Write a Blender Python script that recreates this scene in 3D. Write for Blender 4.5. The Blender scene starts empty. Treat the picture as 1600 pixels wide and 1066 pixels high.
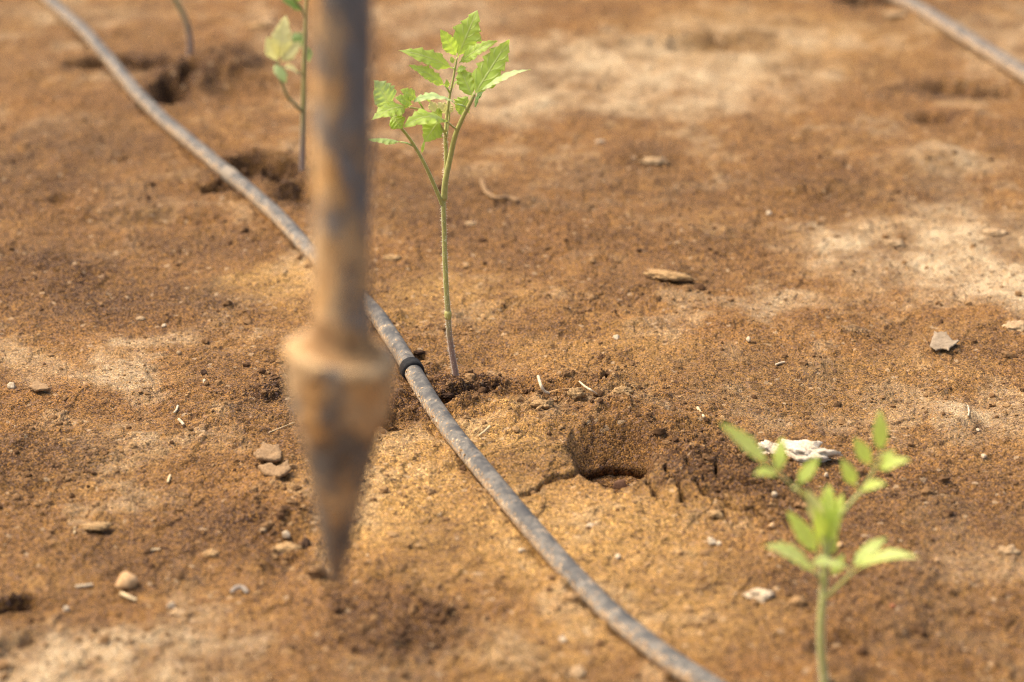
import bpy, bmesh, math, random
import numpy as np
from mathutils import Vector, Matrix

# ------------------------------------------------------------------ camera, world, sun, exposure
S = bpy.context.scene
COL = S.collection
TH = math.radians(21.9)
CAMH = 0.66
F = 85.0 / 36.0 * 1600.0
cd = bpy.data.cameras.new("camera")
cam = bpy.data.objects.new("camera", cd)
COL.objects.link(cam)
S.camera = cam
cam.location = (0, 0, CAMH)
cam.rotation_euler = (math.pi / 2 - TH, 0, 0)
cd.lens = 85
cd.sensor_width = 36
cd.clip_start = 0.02
cd.clip_end = 500
cd.dof.use_dof = True
cd.dof.focus_distance = 1.67
cd.dof.aperture_fstop = 4.8

SUN_EL = math.radians(57)
SUN_DIR = Vector((-0.93, 0.30, 0)).normalized() * math.cos(SUN_EL) + Vector((0, 0, math.sin(SUN_EL)))
w = bpy.data.worlds.new("World")
S.world = w
w.use_nodes = True
wn = w.node_tree
bg = wn.nodes["Background"]
sky = wn.nodes.new("ShaderNodeTexSky")
sky.sky_type = 'NISHITA'
sky.sun_disc = False
sky.sun_elevation = SUN_EL
sky.sun_rotation = math.atan2(SUN_DIR.x, SUN_DIR.y)
sky.air_density = 1.0
sky.dust_density = 6.0
sky.ozone_density = 0.6
wn.links.new(sky.outputs[0], bg.inputs[0])
bg.inputs[1].default_value = 0.145
sd = bpy.data.lights.new("sun", 'SUN')
so = bpy.data.objects.new("sun", sd)
COL.objects.link(so)
sd.energy = 1.5
sd.angle = math.radians(26)
sd.color = (1.0, 0.90, 0.75)
so.rotation_euler = SUN_DIR.to_track_quat('Z', 'Y').to_euler()
so.location = (-2, 2, 4)
S.view_settings.view_transform = 'Standard'
S.view_settings.look = 'None'
S.view_settings.gamma = 1
S.view_settings.use_curve_mapping = False
S.view_settings.exposure = 1.12
S.view_settings.use_white_balance = True
S.view_settings.white_balance_temperature = 6900
S.view_settings.white_balance_tint = 9
S.render.engine = 'CYCLES'
S.cycles.use_denoising = True
S.cycles.denoiser = 'OPENIMAGEDENOISE'
S.cycles.denoising_input_passes = 'RGB_ALBEDO_NORMAL'
S.cycles.denoising_prefilter = 'NONE'
S.cycles.filter_width = 1.05
S.cycles.max_bounces = 8
S.cycles.transmission_bounces = 6
S.cycles.sample_clamp_indirect = 6

rng = np.random.default_rng(7)
random.seed(7)

# ------------------------------------------------------------------ small helpers
FWD = Vector((0, math.cos(TH), -math.sin(TH)))
DWN = Vector((0, -math.sin(TH), -math.cos(TH)))
CAM = Vector((0, 0, CAMH))


def ray(px, py):
    return FWD + Vector((1, 0, 0)) * ((px - 800) / F) + DWN * ((py - 533) / F)


def flat(px, py, h=0.0):
    """the point at height h under a place in the photograph"""
    d = ray(px, py)
    return CAM + d * ((h - CAMH) / d.z)


def onY(px, py, Y):
    """the point at distance Y from the camera's foot"""
    d = ray(px, py)
    return CAM + d * (Y / d.y)


def mpp(p):
    """metres per photograph pixel at a point"""
    return (Vector(p) - CAM).dot(FWD) / F


def tag(o, label=None, cat=None, group=None, kind=None):
    if label: o["label"] = label
    if cat: o["category"] = cat
    if group: o["group"] = group
    if kind: o["kind"] = kind
    return o


def mesh_obj(name, verts, faces, mat, parent=None, smooth=True, uvs=None):
    me = bpy.data.meshes.new(name)
    me.from_pydata([tuple(v) for v in verts], [], faces)
    if smooth:
        me.polygons.foreach_set("use_smooth", [True] * len(me.polygons))
    if uvs is not None:
        uvl = me.uv_layers.new(name="UVMap")
        li = np.empty(len(me.loops), np.int32)
        me.loops.foreach_get("vertex_index", li)
        uvl.data.foreach_set("uv", np.asarray(uvs, np.float32)[li].ravel())
    me.update()
    o = bpy.data.objects.new(name, me)
    COL.objects.link(o)
    if mat: me.materials.append(mat)
    if parent: o.parent = parent
    return o


def np_mesh(name, V, Q, mat, attrs=None, smooth=True, parent=None):
    """fast mesh from arrays: Q is (n,3) or (n,4)"""
    me = bpy.data.meshes.new(name)
    n, k = Q.shape
    me.vertices.add(len(V))
    me.vertices.foreach_set("co", np.ascontiguousarray(V, np.float32).ravel())
    me.loops.add(n * k)
    me.loops.foreach_set("vertex_index", np.ascontiguousarray(Q, np.int32).ravel())
    me.polygons.add(n)
    me.polygons.foreach_set("loop_start", np.arange(0, n * k, k, dtype=np.int32))
    me.polygons.foreach_set("use_smooth", np.full(n, smooth))
    me.update(calc_edges=True)
    for a, arr in (attrs or {}).items():
        at = me.attributes.new(a, 'FLOAT', 'POINT')
        at.data.foreach_set("value", np.ascontiguousarray(arr, np.float32))
    me.materials.append(mat)
    o = bpy.data.objects.new(name, me)
    COL.objects.link(o)
    if parent: o.parent = parent
    return o


def empty(name, loc):
    o = bpy.data.objects.new(name, None)
    COL.objects.link(o)
    o.location = loc
    o.empty_display_size = 0.02
    return o


def adopt(child, parent):
    """parent a mesh built in world coordinates to an Empty that stands at its base"""
    child.parent = parent
    off = parent.location if parent.type == 'EMPTY' else Vector((0, 0, 0))
    child.matrix_parent_inverse = Matrix.Translation(-off)
    return child


# ------------------------------------------------------------------ noise
_perm = np.random.default_rng(3).permutation(256).astype(np.int64)
_perm = np.concatenate([_perm, _perm])
_ang = np.random.default_rng(4).random(256) * 2 * np.pi
_gx, _gy = np.cos(_ang), np.sin(_ang)


def perlin(x, y, seed=0):
    x = x + seed * 17.31
    y = y + seed * 9.77
    xi = np.floor(x).astype(np.int64)
    yi = np.floor(y).astype(np.int64)
    xf, yf = x - xi, y - yi
    u = xf * xf * xf * (xf * (xf * 6 - 15) + 10)
    v = yf * yf * yf * (yf * (yf * 6 - 15) + 10)

    def g(ix, iy, dx, dy):
        h = _perm[(_perm[ix & 255] + iy) & 255]
        return _gx[h] * dx + _gy[h] * dy
    a = g(xi, yi, xf, yf)
    b = g(xi + 1, yi, xf - 1, yf)
    c = g(xi, yi + 1, xf, yf - 1)
    d = g(xi + 1, yi + 1, xf - 1, yf - 1)
    return (a + u * (b - a)) + v * ((c + u * (d - c)) - (a + u * (b - a)))


def fbm(x, y, scale, octv=4, seed=0, gain=0.5):
    s, amp, tot = scale, 1.0, 0
    out = np.zeros_like(x)
    for k in range(octv):
        out += amp * perlin(x / s, y / s, seed + k)
        s *= 0.5
        amp *= gain
    return out * 1.5


def worley(x, y, scale, seed=0):
    """distance to the nearest and second nearest of jittered points"""
    x = x / scale + seed * 5.13
    y = y / scale + seed * 3.71
    xi = np.floor(x).astype(np.int64)
    yi = np.floor(y).astype(np.int64)
    d1 = np.full(x.shape, 9.0)
    d2 = np.full(x.shape, 9.0)
    rid = np.zeros(x.shape)
    for i in (-1, 0, 1):
        for j in (-1, 0, 1):
            h = _perm[(_perm[(xi + i) & 255] + yi + j) & 255]
            px = xi + i + 0.5 + 0.42 * _gx[h]
            py = yi + j + 0.5 + 0.42 * _gy[(h * 7 + 13) & 255]
            d = np.hypot(px - x, py - y)
            near = d < d1
            d2 = np.where(near, d1, np.minimum(d2, d))
            rid = np.where(near, h / 255.0, rid)
            d1 = np.where(near, d, d1)
    return d1, d2, rid


def sstep(a, b, x):
    t = np.clip((x - a) / (b - a), 0, 1)
    return t * t * (3 - 2 * t)


# ------------------------------------------------------------------ the ground as functions of place
def ell(px, py, rx, ry):
    c = flat(px, py)
    k = mpp(c)
    sx = rx * k
    up = flat(px, py - ry * 0.5).y - c.y
    dn = c.y - flat(px, py + ry * 0.5).y
    return (c.x, c.y, sx, (up + dn))


def blob(x, y, E, soft=0.55):
    """1 inside an uneven ellipse on the ground, 0 outside"""
    cx, cy, sx, sy = E
    u = (x - cx) / sx
    v = (y - cy) / sy
    r = np.sqrt(u * u + v * v)
    return 1 - sstep(1 - soft, 1 + soft * 0.6, r)


DRY = [ell(*a) for a in [(930, 100, 260, 42), (800, 150, 150, 40), (1130, 110, 180, 40), (1180, 60, 150, 30), (1010, 165, 230, 25),
                         (1500, 385, 170, 62), (1310, 385, 90, 34), (1570, 440, 90, 40), (1420, 430, 120, 25), (170, 1035, 200, 80), (270, 1060, 100, 50),
                         (40, 575, 80, 34), (160, 585, 140, 24), (240, 540, 110, 20), (150, 818, 34, 18), (1560, 60, 90, 40), (1500, 650, 45, 26),
                         (1480, 260, 90, 24), (430, 60, 40, 22), (100, 20, 200, 18), (700, 30, 130, 26), (1300, 470, 120, 14), (200, 700, 110, 20)]]
DRYW = [.85, .8, .75, .5, .5, 1, .9, .9, .6, .9, .6, .45, .32, .4, .5, .5, .5, .45, .5, .25, .45, .4, .25]
GOLD = [ell(*a) for a in [(620, 760, 130, 110), (900, 830, 230, 110), (430, 445, 90, 40), (690, 470, 120, 40), (800, 690, 110, 50),
                          (1000, 940, 230, 90), (800, 1030, 90, 50), (700, 880, 80, 70), (1200, 60, 260, 60), (960, 560, 160, 50), (1250, 600, 250, 60)]]
GOLDW = [.9, .85, .7, .45, .75, .6, .4, .5, .35, .35, .25]
DARK_SOIL = [ell(*a) for a in [(1130, 745, 130, 62), (735, 614, 105, 24), (640, 640, 50, 36), (215, 100, 120, 20), (330, 110, 100, 50),  # darker soil colour: moist at hole and seedlings, elsewhere simply a darker tone
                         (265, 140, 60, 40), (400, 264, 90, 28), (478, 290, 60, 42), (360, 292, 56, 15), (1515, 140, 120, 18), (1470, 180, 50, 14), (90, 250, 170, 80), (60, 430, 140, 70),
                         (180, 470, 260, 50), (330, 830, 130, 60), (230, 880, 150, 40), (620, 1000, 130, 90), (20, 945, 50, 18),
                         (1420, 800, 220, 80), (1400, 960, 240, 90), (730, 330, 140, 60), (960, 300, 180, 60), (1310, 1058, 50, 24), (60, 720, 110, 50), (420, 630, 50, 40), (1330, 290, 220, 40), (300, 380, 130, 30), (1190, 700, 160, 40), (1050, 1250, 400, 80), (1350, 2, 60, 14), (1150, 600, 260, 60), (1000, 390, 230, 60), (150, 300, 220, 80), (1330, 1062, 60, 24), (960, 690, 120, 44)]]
DARK_SOILW = [.75, 1, 1, 1.1, .85, 1.1, 1.1, .95, 1.1, .85, .85, .6, .72, .68, .62, .58, .72, .85, .52, .52, .55, .42, .9, .6, .75, .4, .5, .45, .45, 1.1, .36, .36, .42, .9, .4]
LOOSE = [ell(*a) for a in [(720, 615, 120, 30), (900, 615, 120, 34), (660, 640, 50, 30), (1140, 740, 110, 60), (330, 110, 130, 50), (400, 270, 130, 40),
                           (440, 800, 90, 60), (380, 620, 110, 50), (620, 980, 100, 60), (1000, 600, 140, 40), (40, 760, 110, 70), (930, 470, 120, 30), (960, 645, 130, 26), (1090, 690, 90, 40), (800, 640, 80, 22), (1180, 800, 90, 30)]]
LOOSEW = [1, 1, .9, 1, 1, .9, .6, .5, .6, .6, .5, .4, .9, .9, .8, .8]
# hollows and bumps: px, py, rx, ry, height in metres (minus = hollow)
DENTS = [(ell(a, b, c, d), h) for a, b, c, d, h in [
    (195, 101, 80, 9, -.036), (252, 106, 46, 11, -.036), (268, 148, 26, 15, -.036), (300, 128, 20, 8, -.03), (320, 120, 90, 30, .016), (360, 140, 34, 14, -.012), (410, 256, 70, 12, -.036), (352, 292, 36, 9, -.036), (440, 276, 24, 9, -.035),
    (470, 304, 36, 12, -.016), (440, 268, 24, 12, .010), (1500, 134, 60, 9, -.016), (1560, 142, 50, 10, -.017), (1460, 185, 36, 10, -.014), (22, 948, 34, 14, -.016), (10, 990, 60, 16, .004), (20, 1010, 30, 9, -.008), (230, 345, 120, 10, -.006),
    (240, 325, 110, 12, .006), (640, 640, 30, 22, -.010), (735, 614, 34, 7, -.020), (770, 607, 24, 6, -.019), (700, 628, 20, 7, -.019), (612, 662, 26, 10, -.019), (655, 556, 16, 6, -.019), (690, 650, 10, 8, -.012), (760, 640, 70, 14, .006), (880, 600, 90, 20, .006), (545, 870, 60, 20, -.004),
    (1060, 760, 30, 40, .003), (1150, 785, 90, 34, .005), (1200, 745, 70, 24, .004), (1300, 1062, 46, 20, .006), (450, 815, 34, 24, .004), (435, 880, 30, 20, -.004), (1340, 1010, 60, 26, -.006), (240, 780, 20, 8, -.004), (440, 560, 40, 8, -.004), (1270, 300, 70, 16, .006), (1430, 250, 100, 18, .007), (1100, 60, 120, 14, .010), (960, 68, 70, 8, .006), (1100, 75, 60, 8, -.008), (95, 312, 26, 7, -.008), (1350, 1, 44, 8, -.03), (1048, 425, 34, 12, .005), (980, 250, 60, 12, .005), (940, 135, 14, 5, -.006), (1490, 650, 40, 24, .005), (520, 480, 80, 20, .004), (150, 815, 30, 14, .004), (960, 505, 80, 12, .005), (860, 490, 40, 10, .005), (1140, 500, 60, 12, .003), (790, 670, 90, 14, .004), (780, 560, 80, 24, -.005)]]

CRK = []
for pts, wd, dp in [([(905, 739), (885, 748), (862, 752), (845, 760), (840, 770), (828, 778), (815, 783)], .0013, .014),
                    ([(1012, 748), (1013, 760), (1022, 772), (1024, 786)], .0014, .006),
                    ([(1038, 738), (1046, 752), (1058, 768), (1062, 782), (1068, 796)], .0016, .010),
                    ([(1072, 730), (1080, 745), (1090, 757)], .0018, .006),
                    ([(1085, 775), (1098, 788), (1115, 796), (1130, 798), (1150, 810), (1164, 814), (1178, 811), (1190, 818), (1206, 819)], .0020, .015),
                    ([(1118, 733), (1120, 750), (1118, 766)], .0014, .009),
                    ([(1136, 758), (1152, 774), (1170, 779), (1200, 777)], .0017, .011),
                    ([(1210, 762), (1226, 768), (1240, 760)], .0016, .009),
                    ([(948, 598), (938, 612)], .0016, .006), ([(770, 716), (800, 709), (840, 700)], .001, .003),
                    ([(1128, 810), (1140, 824)], .001, .004), ([(965, 768), (963, 777)], .0012, .004), ([(850, 745), (880, 730), (905, 726)], .0009, .002)]:
    CRK.append(([flat(*p) for p in pts], wd, dp))

# the dug hole: front rim, the lip of the lower pit, the back rim, each where it lies in depth
RIM = np.array([flat(a, b)[:2] for a, b in [(893, 736), (905, 742), (925, 755), (945, 767), (962, 772), (980, 769), (995, 760), (1008, 751), (1018, 743), (1028, 735)]])
LIPH = -0.019
LIP = np.array([flat(a, b, LIPH)[:2] for a, b in [(890, 748), (912, 742), (930, 735), (960, 729), (988, 731), (1006, 738), (1030, 748)]])
BKH = 0.009
BACK = np.array([flat(a, b, BKH)[:2] for a, b in [(868, 690), (885, 672), (895, 655), (930, 648), (980, 652), (1020, 664), (1050, 684), (1072, 712)]])
HX0, HX1 = BACK[0, 0], BACK[-1, 0]


def hole(x, y, h):
    """carves the hole into h; returns new y (the lip is undercut), new h and the dug mask"""
    yf = np.interp(x, RIM[:, 0], RIM[:, 1])
    yl = np.interp(x, LIP[:, 0], LIP[:, 1])
    yb = np.interp(x, BACK[:, 0], BACK[:, 1])
    yl = np.minimum(yl, yb - .010) + perlin(x / .006, x * 0, 41) * .0012
    yf = yf + perlin(x / .007, x * 0, 43) * .0014
    yb = yb + perlin(x / .010, x * 0, 45) * .003 + perlin(x / .0035, x * 0, 46) * .0010
    pit = sstep(RIM[0, 0], RIM[2, 0], x) * (1 - sstep(RIM[-3, 0], RIM[-1, 0], x))
    side = sstep(HX0, HX0 + .022, x) * (1 - sstep(HX1 - .030, HX1, x))
    # wall from the back rim down to the lip
    t = np.clip((yb - y) / np.maximum(yb - yl, 1e-4), 0, 1)
    wall = h * (1 - t) + (LIPH) * t
    wall = np.where(y < yl, LIPH, wall)
    front = sstep(-.0005, .0022, y - yf)
    # outside the pit the funnel climbs gently back towards the front
    ramp = np.clip((y - yf) / .045, 0, 1)
    gentle = h + (wall - h) * ramp ** 1.3
    deep = LIPH - .0060 - .006 * np.clip((yl - y) / .05, 0, 1)
    inpit = np.where(y < yl, deep, wall)
    new = gentle * (1 - pit) + inpit * pit
    dug = side * (y > yf) * (y < yb)
    hn = np.where((y > yf - .001) & (y < yb), h + (new - h) * front * side, h)
    # undercut
    s = yl - y
    A = .010
    d = .005
    push = np.where((s > d) & (s < .020), (A) * (.020 - s) / (.020 - d), np.where((s > 0) & (s <= d), A * s / d, 0))
    yn = y + push * pit * side
    return yn, hn, dug * (1 - sstep(-.006, .004, y - yb))


# the course of the two pipes on the ground (defined here because the soil is pressed along it)
def smooth_path(P, n):
    P = np.array(P, float)
    t = np.r_[0, np.cumsum(np.hypot(*np.diff(P[:, :2], axis=0).T))]
    q = np.linspace(0, t[-1], n)
    out = np.stack([np.interp(q, t, P[:, k]) for k in range(P.shape[1])], 1)
    k = max(3, n // (2 * len(P))) | 1
    ker = np.hanning(k + 2)[1:-1]
    ker /= ker.sum()
    pad = k // 2
    for c in range(out.shape[1]):
        a = out[:, c]
        e = np.r_[2 * a[0] - a[pad:0:-1], a, 2 * a[-1] - a[-2:-pad - 2:-1]]
        out[:, c] = np.convolve(e, ker, 'valid')
    return out


PR = 0.0065
MAINPX = [(-60, -160), (20, -58), (78, 0), (130, 45), (172, 90), (210, 140), (255, 185), (300, 222), (350, 262), (400, 303), (440, 341), (480, 386), (535, 436), (590, 492), (622, 540),
          (645, 578), (672, 624), (705, 672), (750, 727), (800, 787), (850, 846), (900, 902), (950, 952), (1000, 994), (1050, 1032), (1110, 1070), (1190, 1118), (1300, 1180)]
PATH1 = smooth_path([flat(a, b, PR * .75)[:2] for a, b in MAINPX], 420)
PATH2 = smooth_path([flat(a, b, PR * .75)[:2] for a, b in [(1180, -95), (1290, -40), (1395, -8), (1450, 22), (1505, 56), (1560, 90), (1620, 128), (1720, 190), (1850, 270)]], 160)


def dist_path(x, y, P):
    """distance to a polyline and signed side"""
    best = np.full(x.shape, 9.0)
    sgn = np.zeros(x.shape)
    for a, b in zip(P[:-1], P[1:]):
        dx, dy = b[0] - a[0], b[1] - a[1]
        L2 = dx * dx + dy * dy + 1e-12
        t = np.clip(((x - a[0]) * dx + (y - a[1]) * dy) / L2, 0, 1)
        ex, ey = x - a[0] - t * dx, y - a[1] - t * dy
        d = np.hypot(ex, ey)
        m = d < best
        best = np.where(m, d, best)
        sgn = np.where(m, np.sign(dx * (y - a[1]) - dy * (x - a[0])), sgn)
    return best, sgn


def masks(x, y):
    wx = x + fbm(x, y, .05, 3, 60) * .022
    wy = y + fbm(x, y, .05, 3, 70) * .030

    vx, vy = x + (wx - x) * .45, y + (wy - y) * .45

    def mx(L, W, soft=.7, tight=False):
        o = np.zeros_like(x)
        for e, wgt in zip(L, W):
            o = np.maximum(o, blob(vx, vy, e, soft) * wgt if tight else blob(wx, wy, e, soft) * wgt)
        return o
    dry, gold, dark_soil, loose = mx(DRY, DRYW), mx(GOLD, GOLDW), mx(DARK_SOIL, DARK_SOILW, .6, True), mx(LOOSE, LOOSEW)
    b1 = fbm(x, y, .11, 4, 110, .6)
    b2 = fbm(x + .5, y * .8, .055, 4, 120, .62)
    dry = dry * np.clip(.92 + .50 * b2 + .15 * b1, .3, 1.1) + np.clip(b1 * .6 + b2 * .5 - .14, 0, .32)
    dark_soil = np.clip(dark_soil * np.clip(.95 + .8 * b2, .4, 1.3) + np.clip(-b1 * .6 - b2 * .5 - .10, 0, .34), 0, 1)
    dry = dry * (1 - .8 * dark_soil)
    loose = np.clip(loose + np.clip(b2 - .15, 0, .5), 0, 1)
    return dry, gold, dark_soil, loose


def ground(x, y):
    x = np.asarray(x, float)
    y = np.asarray(y, float)
    dry, gold, dark_soil, loose = masks(x, y)
    h = fbm(x, y, .30, 3, 1) * .0035
    far = sstep(1.75, 2.3, y)
    h += fbm(x, y, .07, 3, 11) * (.0018 + .0020 * loose + .0006 * far)
    wx = x + fbm(x, y, .02, 2, 21) * .006
    wy = y + fbm(x, y, .02, 2, 25) * .006
    for e, d in DENTS:
        m = blob(wx, wy, e, .42 if abs(d) > .018 else .6)
        h += d * m
    rough = np.clip(.16 + .95 * loose + .35 * (fbm(x, y, .09, 2, 31)) - .25 * gold - .3 * dry, .06, 1.4)
    # clods
    d1, d2, rid = worley(wx, wy, .016, 1)
    h += rough * .0040 * np.clip(1 - d1 * 1.25, 0, 1) ** .8 * (rid > .45)
    d1, d2, rid = worley(x, y, .0075, 2)
    h += rough * .0019 * np.clip(1 - d1 * 1.2, 0, 1) * (rid > .3)
    h += rough * fbm(x, y, .012, 3, 35, .6) * .0011
    h += fbm(x, y, .004, 2, 39, .7) * .00028
    d1, d2, rid = worley(x + .3, y, .011, 6)
    h -= (.0008 + .0014 * loose) * (rid > .86) * np.exp(-((d1 + .25 * perlin(x / .003, y / .003, 7)) / .17) ** 2)
    # crust flakes: shallow steps
    st = fbm(x, y, .06, 3, 51)
    h += .0012 * (sstep(.10, .118, st) - sstep(.34, .355, st)) * (1 - .6 * loose)
    st = fbm(x, y, .035, 3, 55)
    h += .0007 * (sstep(.22, .235, st) - sstep(.0, .02, -st - .2))
    # pipes press a bed into the soil
    for P in (PATH1[::6], PATH2[::6]):
        d, sg = dist_path(x, y, P)
        bed = 1 - sstep(.0035, .0085, d)
        h = h * (1 - .85 * bed) - .0022 * bed + .0016 * np.exp(-((d - .015) / .006) ** 2) * (.5 + perlin(x / .02, y / .02, 77))
        h -= .0035 * np.exp(-((d - .008) / .003) ** 2) * (sg < 0) * sstep(.0, .4, perlin(x / .05, y / .05, 78) + .1 + .5 * perlin(x / .012, y / .012, 79))
    # mound thrown up behind the hole
    cx, cy = (HX0 + HX1) / 2, BACK[3, 1] + .012
    h += BKH * np.exp(-(((x - cx) / .052) ** 2 + ((y - cy) / .030) ** 2)) * .9
    yn, h, dug = hole(x, y, h)
    c1, c2, cr = worley(x, y * .8, .008, 9)
    h += dug * (fbm(x, y, .012, 3, 130, .6) * .0012 + .0012 * np.clip(1 - c1 * 1.3, 0, 1) * (cr > .6))
    jx = perlin(x / .007, y / .007, 91) * .0022 + perlin(x / .003, y / .003, 95) * .0008
    jy = perlin(x / .007, y / .007, 92) * .0030
    for pts, wd, dp in CRK:
        xs = [p.x for p in pts]
        ys = [p.y for p in pts]
        b = (x > min(xs) - .012) & (x < max(xs) + .012) & (y > min(ys) - .012) & (y < max(ys) + .012)
        if b.any():
            d, sg = dist_path(x[b] + jx[b], y[b] + jy[b], [(p.x, p.y) for p in pts])
            ww = wd * (.8 + .5 * perlin(x[b] / .01, y[b] / .01, 96))
            h[b] += -dp * np.exp(-(d / ww) ** 2) + .0012 * np.exp(-((d - .004) / .004) ** 2) * (sg < 0)
    dark_soil = np.maximum(dark_soil, dug * .50)
    gold = gold * (1 - dug)
    dry = dry * (1 - dug)
    return x, yn, h, dry, gold, dark_soil, loose


def gz(x, y):
    r = ground(np.array([x]), np.array([y]))
    return float(r[2][0])


def on_ground(px, py):
    """place in the photograph -> point of the soil's surface"""
    p = flat(px, py)
    for _ in range(3):
        p = flat(px, py, gz(p.x, p.y))
    return p


# ------------------------------------------------------------------ materials
class NT:
    def __init__(self, name):
        self.m = bpy.data.materials.new(name)
        self.m.use_nodes = True
        self.t = self.m.node_tree
        self.b = self.t.nodes["Principled BSDF"]
        self.out = self.t.nodes["Material Output"]

    def n(self, kind, **kw):
        o = self.t.nodes.new(kind)
        for k, v in kw.items():
            if k.startswith("_"):
                setattr(o, k[1:], v)
            else:
                self.put(o.inputs[k.replace("__", " ")], v)
        return o

    def put(self, sock, v):
        if isinstance(v, bpy.types.NodeSocket):
            self.t.links.new(v, sock)
        elif isinstance(v, bpy.types.Node):
            self.t.links.new(v.outputs[0], sock)
        else:
            if sock.type == 'RGBA' and hasattr(v, '__len__') and len(v) == 3:
                v = (*v, 1)
            sock.default_value = v

    def mix(self, fac, a, b, mode='MIX'):
        o = self.t.nodes.new("ShaderNodeMix")
        o.data_type = 'RGBA'
        o.blend_type = mode
        self.put(o.inputs[0], fac)
        self.put(o.inputs[6], a)
        self.put(o.inputs[7], b)
        return o.outputs[2]

    def math(self, op, a, b=0.0, c=0.0, clamp=False):
        o = self.t.nodes.new("ShaderNodeMath")
        o.operation = op
        o.use_clamp = clamp
        self.put(o.inputs[0], a)
        self.put(o.inputs[1], b)
        self.put(o.inputs[2], c)
        return o.outputs[0]

    def ramp(self, fac, stops, interp='LINEAR'):
        o = self.t.nodes.new("ShaderNodeValToRGB")
        o.color_ramp.interpolation = interp
        e = o.color_ramp.elements
        while len(e) < len(stops):
            e.new(.5)
        for el, (p, c) in zip(e, stops):
            el.position = p
            if not hasattr(c, '__len__'): c = (c, c, c)
            el.color = (*c, 1)
        self.put(o.inputs[0], fac)
        return o.outputs[0]

    def noise(self, scale, detail=4, rough=.55, vec=None, dist=0.0):
        o = self.n("ShaderNodeTexNoise", Scale=scale, Detail=detail, Roughness=rough, Distortion=dist)
        if vec is not None: self.put(o.inputs["Vector"], vec)
        return o.outputs[0]

    def obj(self):
        if not hasattr(self, "_o"):
            self._o = self.t.nodes.new("ShaderNodeTexCoord").outputs["Object"]
        return self._o

    def attr(self, name):
        return self.n("ShaderNodeAttribute", _attribute_name=name).outputs["Fac"]

    def bump(self, h, dist, strength=1.0):
        o = self.n("ShaderNodeBump", Strength=strength, Distance=dist, Height=h)
        self.t.links.new(o.outputs[0], self.b.inputs["Normal"])


def soil_material():
    k = NT("soil")
    oc = k.obj()
    n1 = k.noise(14, 6, .6, oc)
    n2 = k.noise(75, 8, .65, oc)
    n3 = k.noise(420, 4, .6, oc)
    va = k.n("ShaderNodeTexVoronoi", Scale=960, Vector=oc)
    vb = k.n("ShaderNodeTexVoronoi", Scale=330, Vector=oc)
    ra = k.n("ShaderNodeSeparateColor", Color=va.outputs["Color"])
    rb = k.n("ShaderNodeSeparateColor", Color=vb.outputs["Color"])
    f = k.math('ADD', k.math('MULTIPLY', n1, .5), k.math('MULTIPLY', n2, .5))
    c = k.ramp(f, [(.30, (.060, .0275, .0095)), (.50, (.142, .0725, .0245)), (.68, (.255, .142, .050))])
    tint = k.noise(5, 3, .5, oc)
    c = k.mix(k.math('MULTIPLY', k.ramp(tint, [(.42, 0), (.62, 1)]), .45), c, (.185, .084, .023))
    c = k.mix(k.math('MULTIPLY', k.attr("gold"), k.ramp(n2, [(.2, .45), (.7, .95)])), c, (.385, .230, .076))
    c = k.mix(k.math('MULTIPLY', k.attr("dry"), k.ramp(n2, [(.25, .5), (.65, 1.0)])), c, (.41, .315, .19))
    c = k.mix(k.math('MULTIPLY', k.attr("dark_soil"), k.ramp(n2, [(.25, 1.0), (.75, .85)])), c, (.030, .0135, .0055))
    g = k.ramp(ra.outputs[0], [(0, .20), (.25, .68), (.7, 1.16), (.92, 1.65), (1, 2.4)])
    c = k.mix(k.math('SUBTRACT', .92, k.math('MULTIPLY', k.attr('dry'), .5)), c, g, 'MULTIPLY')
    c = k.mix(k.math('MULTIPLY', k.ramp(ra.outputs[1], [(.78, 0), (.80, 1)], 'LINEAR'), .5), c, (.36, .18, .05))
    c = k.mix(k.math('MULTIPLY', k.ramp(ra.outputs[2], [(.84, 0), (.86, 1)]), .5), c, (.20, .125, .095))
    c = k.mix(k.math('MULTIPLY', k.ramp(rb.outputs[0], [(.982, 0), (.99, 1)]), .4), c, (.46, .34, .21))
    c = k.mix(k.math('MULTIPLY', k.ramp(rb.outputs[1], [(.93, 0), (.95, 1)]), .6), c, (.045, .022, .012))
    k.put(k.b.inputs["Base Color"], c)
    k.put(k.b.inputs["Roughness"], .93)
    k.put(k.b.inputs["Specular IOR Level"], .18)
    hh = k.math('SUBTRACT', k.math('MULTIPLY', n3, .8), k.math('MULTIPLY', va.outputs["Distance"], .9))
    hh = k.math('SUBTRACT', hh, k.math('MULTIPLY', vb.outputs["Distance"], .55))
    k.bump(hh, .0009, .75)
    return k.m


def crumb_material(name, stops, rough=.95):
    k = NT(name)
    oc = k.obj()
    r = k.attr("pick")
    c = k.ramp(r, stops)
    n = k.noise(700, 4, .6, oc)
    c = k.mix(.6, c, k.ramp(n, [(.3, .6), (.7, 1.35)]), 'MULTIPLY')
    k.put(k.b.inputs["Base Color"], c)
    k.put(k.b.inputs["Roughness"], rough)
    k.put(k.b.inputs["Specular IOR Level"], .2)
    k.bump(n, .0005, .7)
    return k.m


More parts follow.
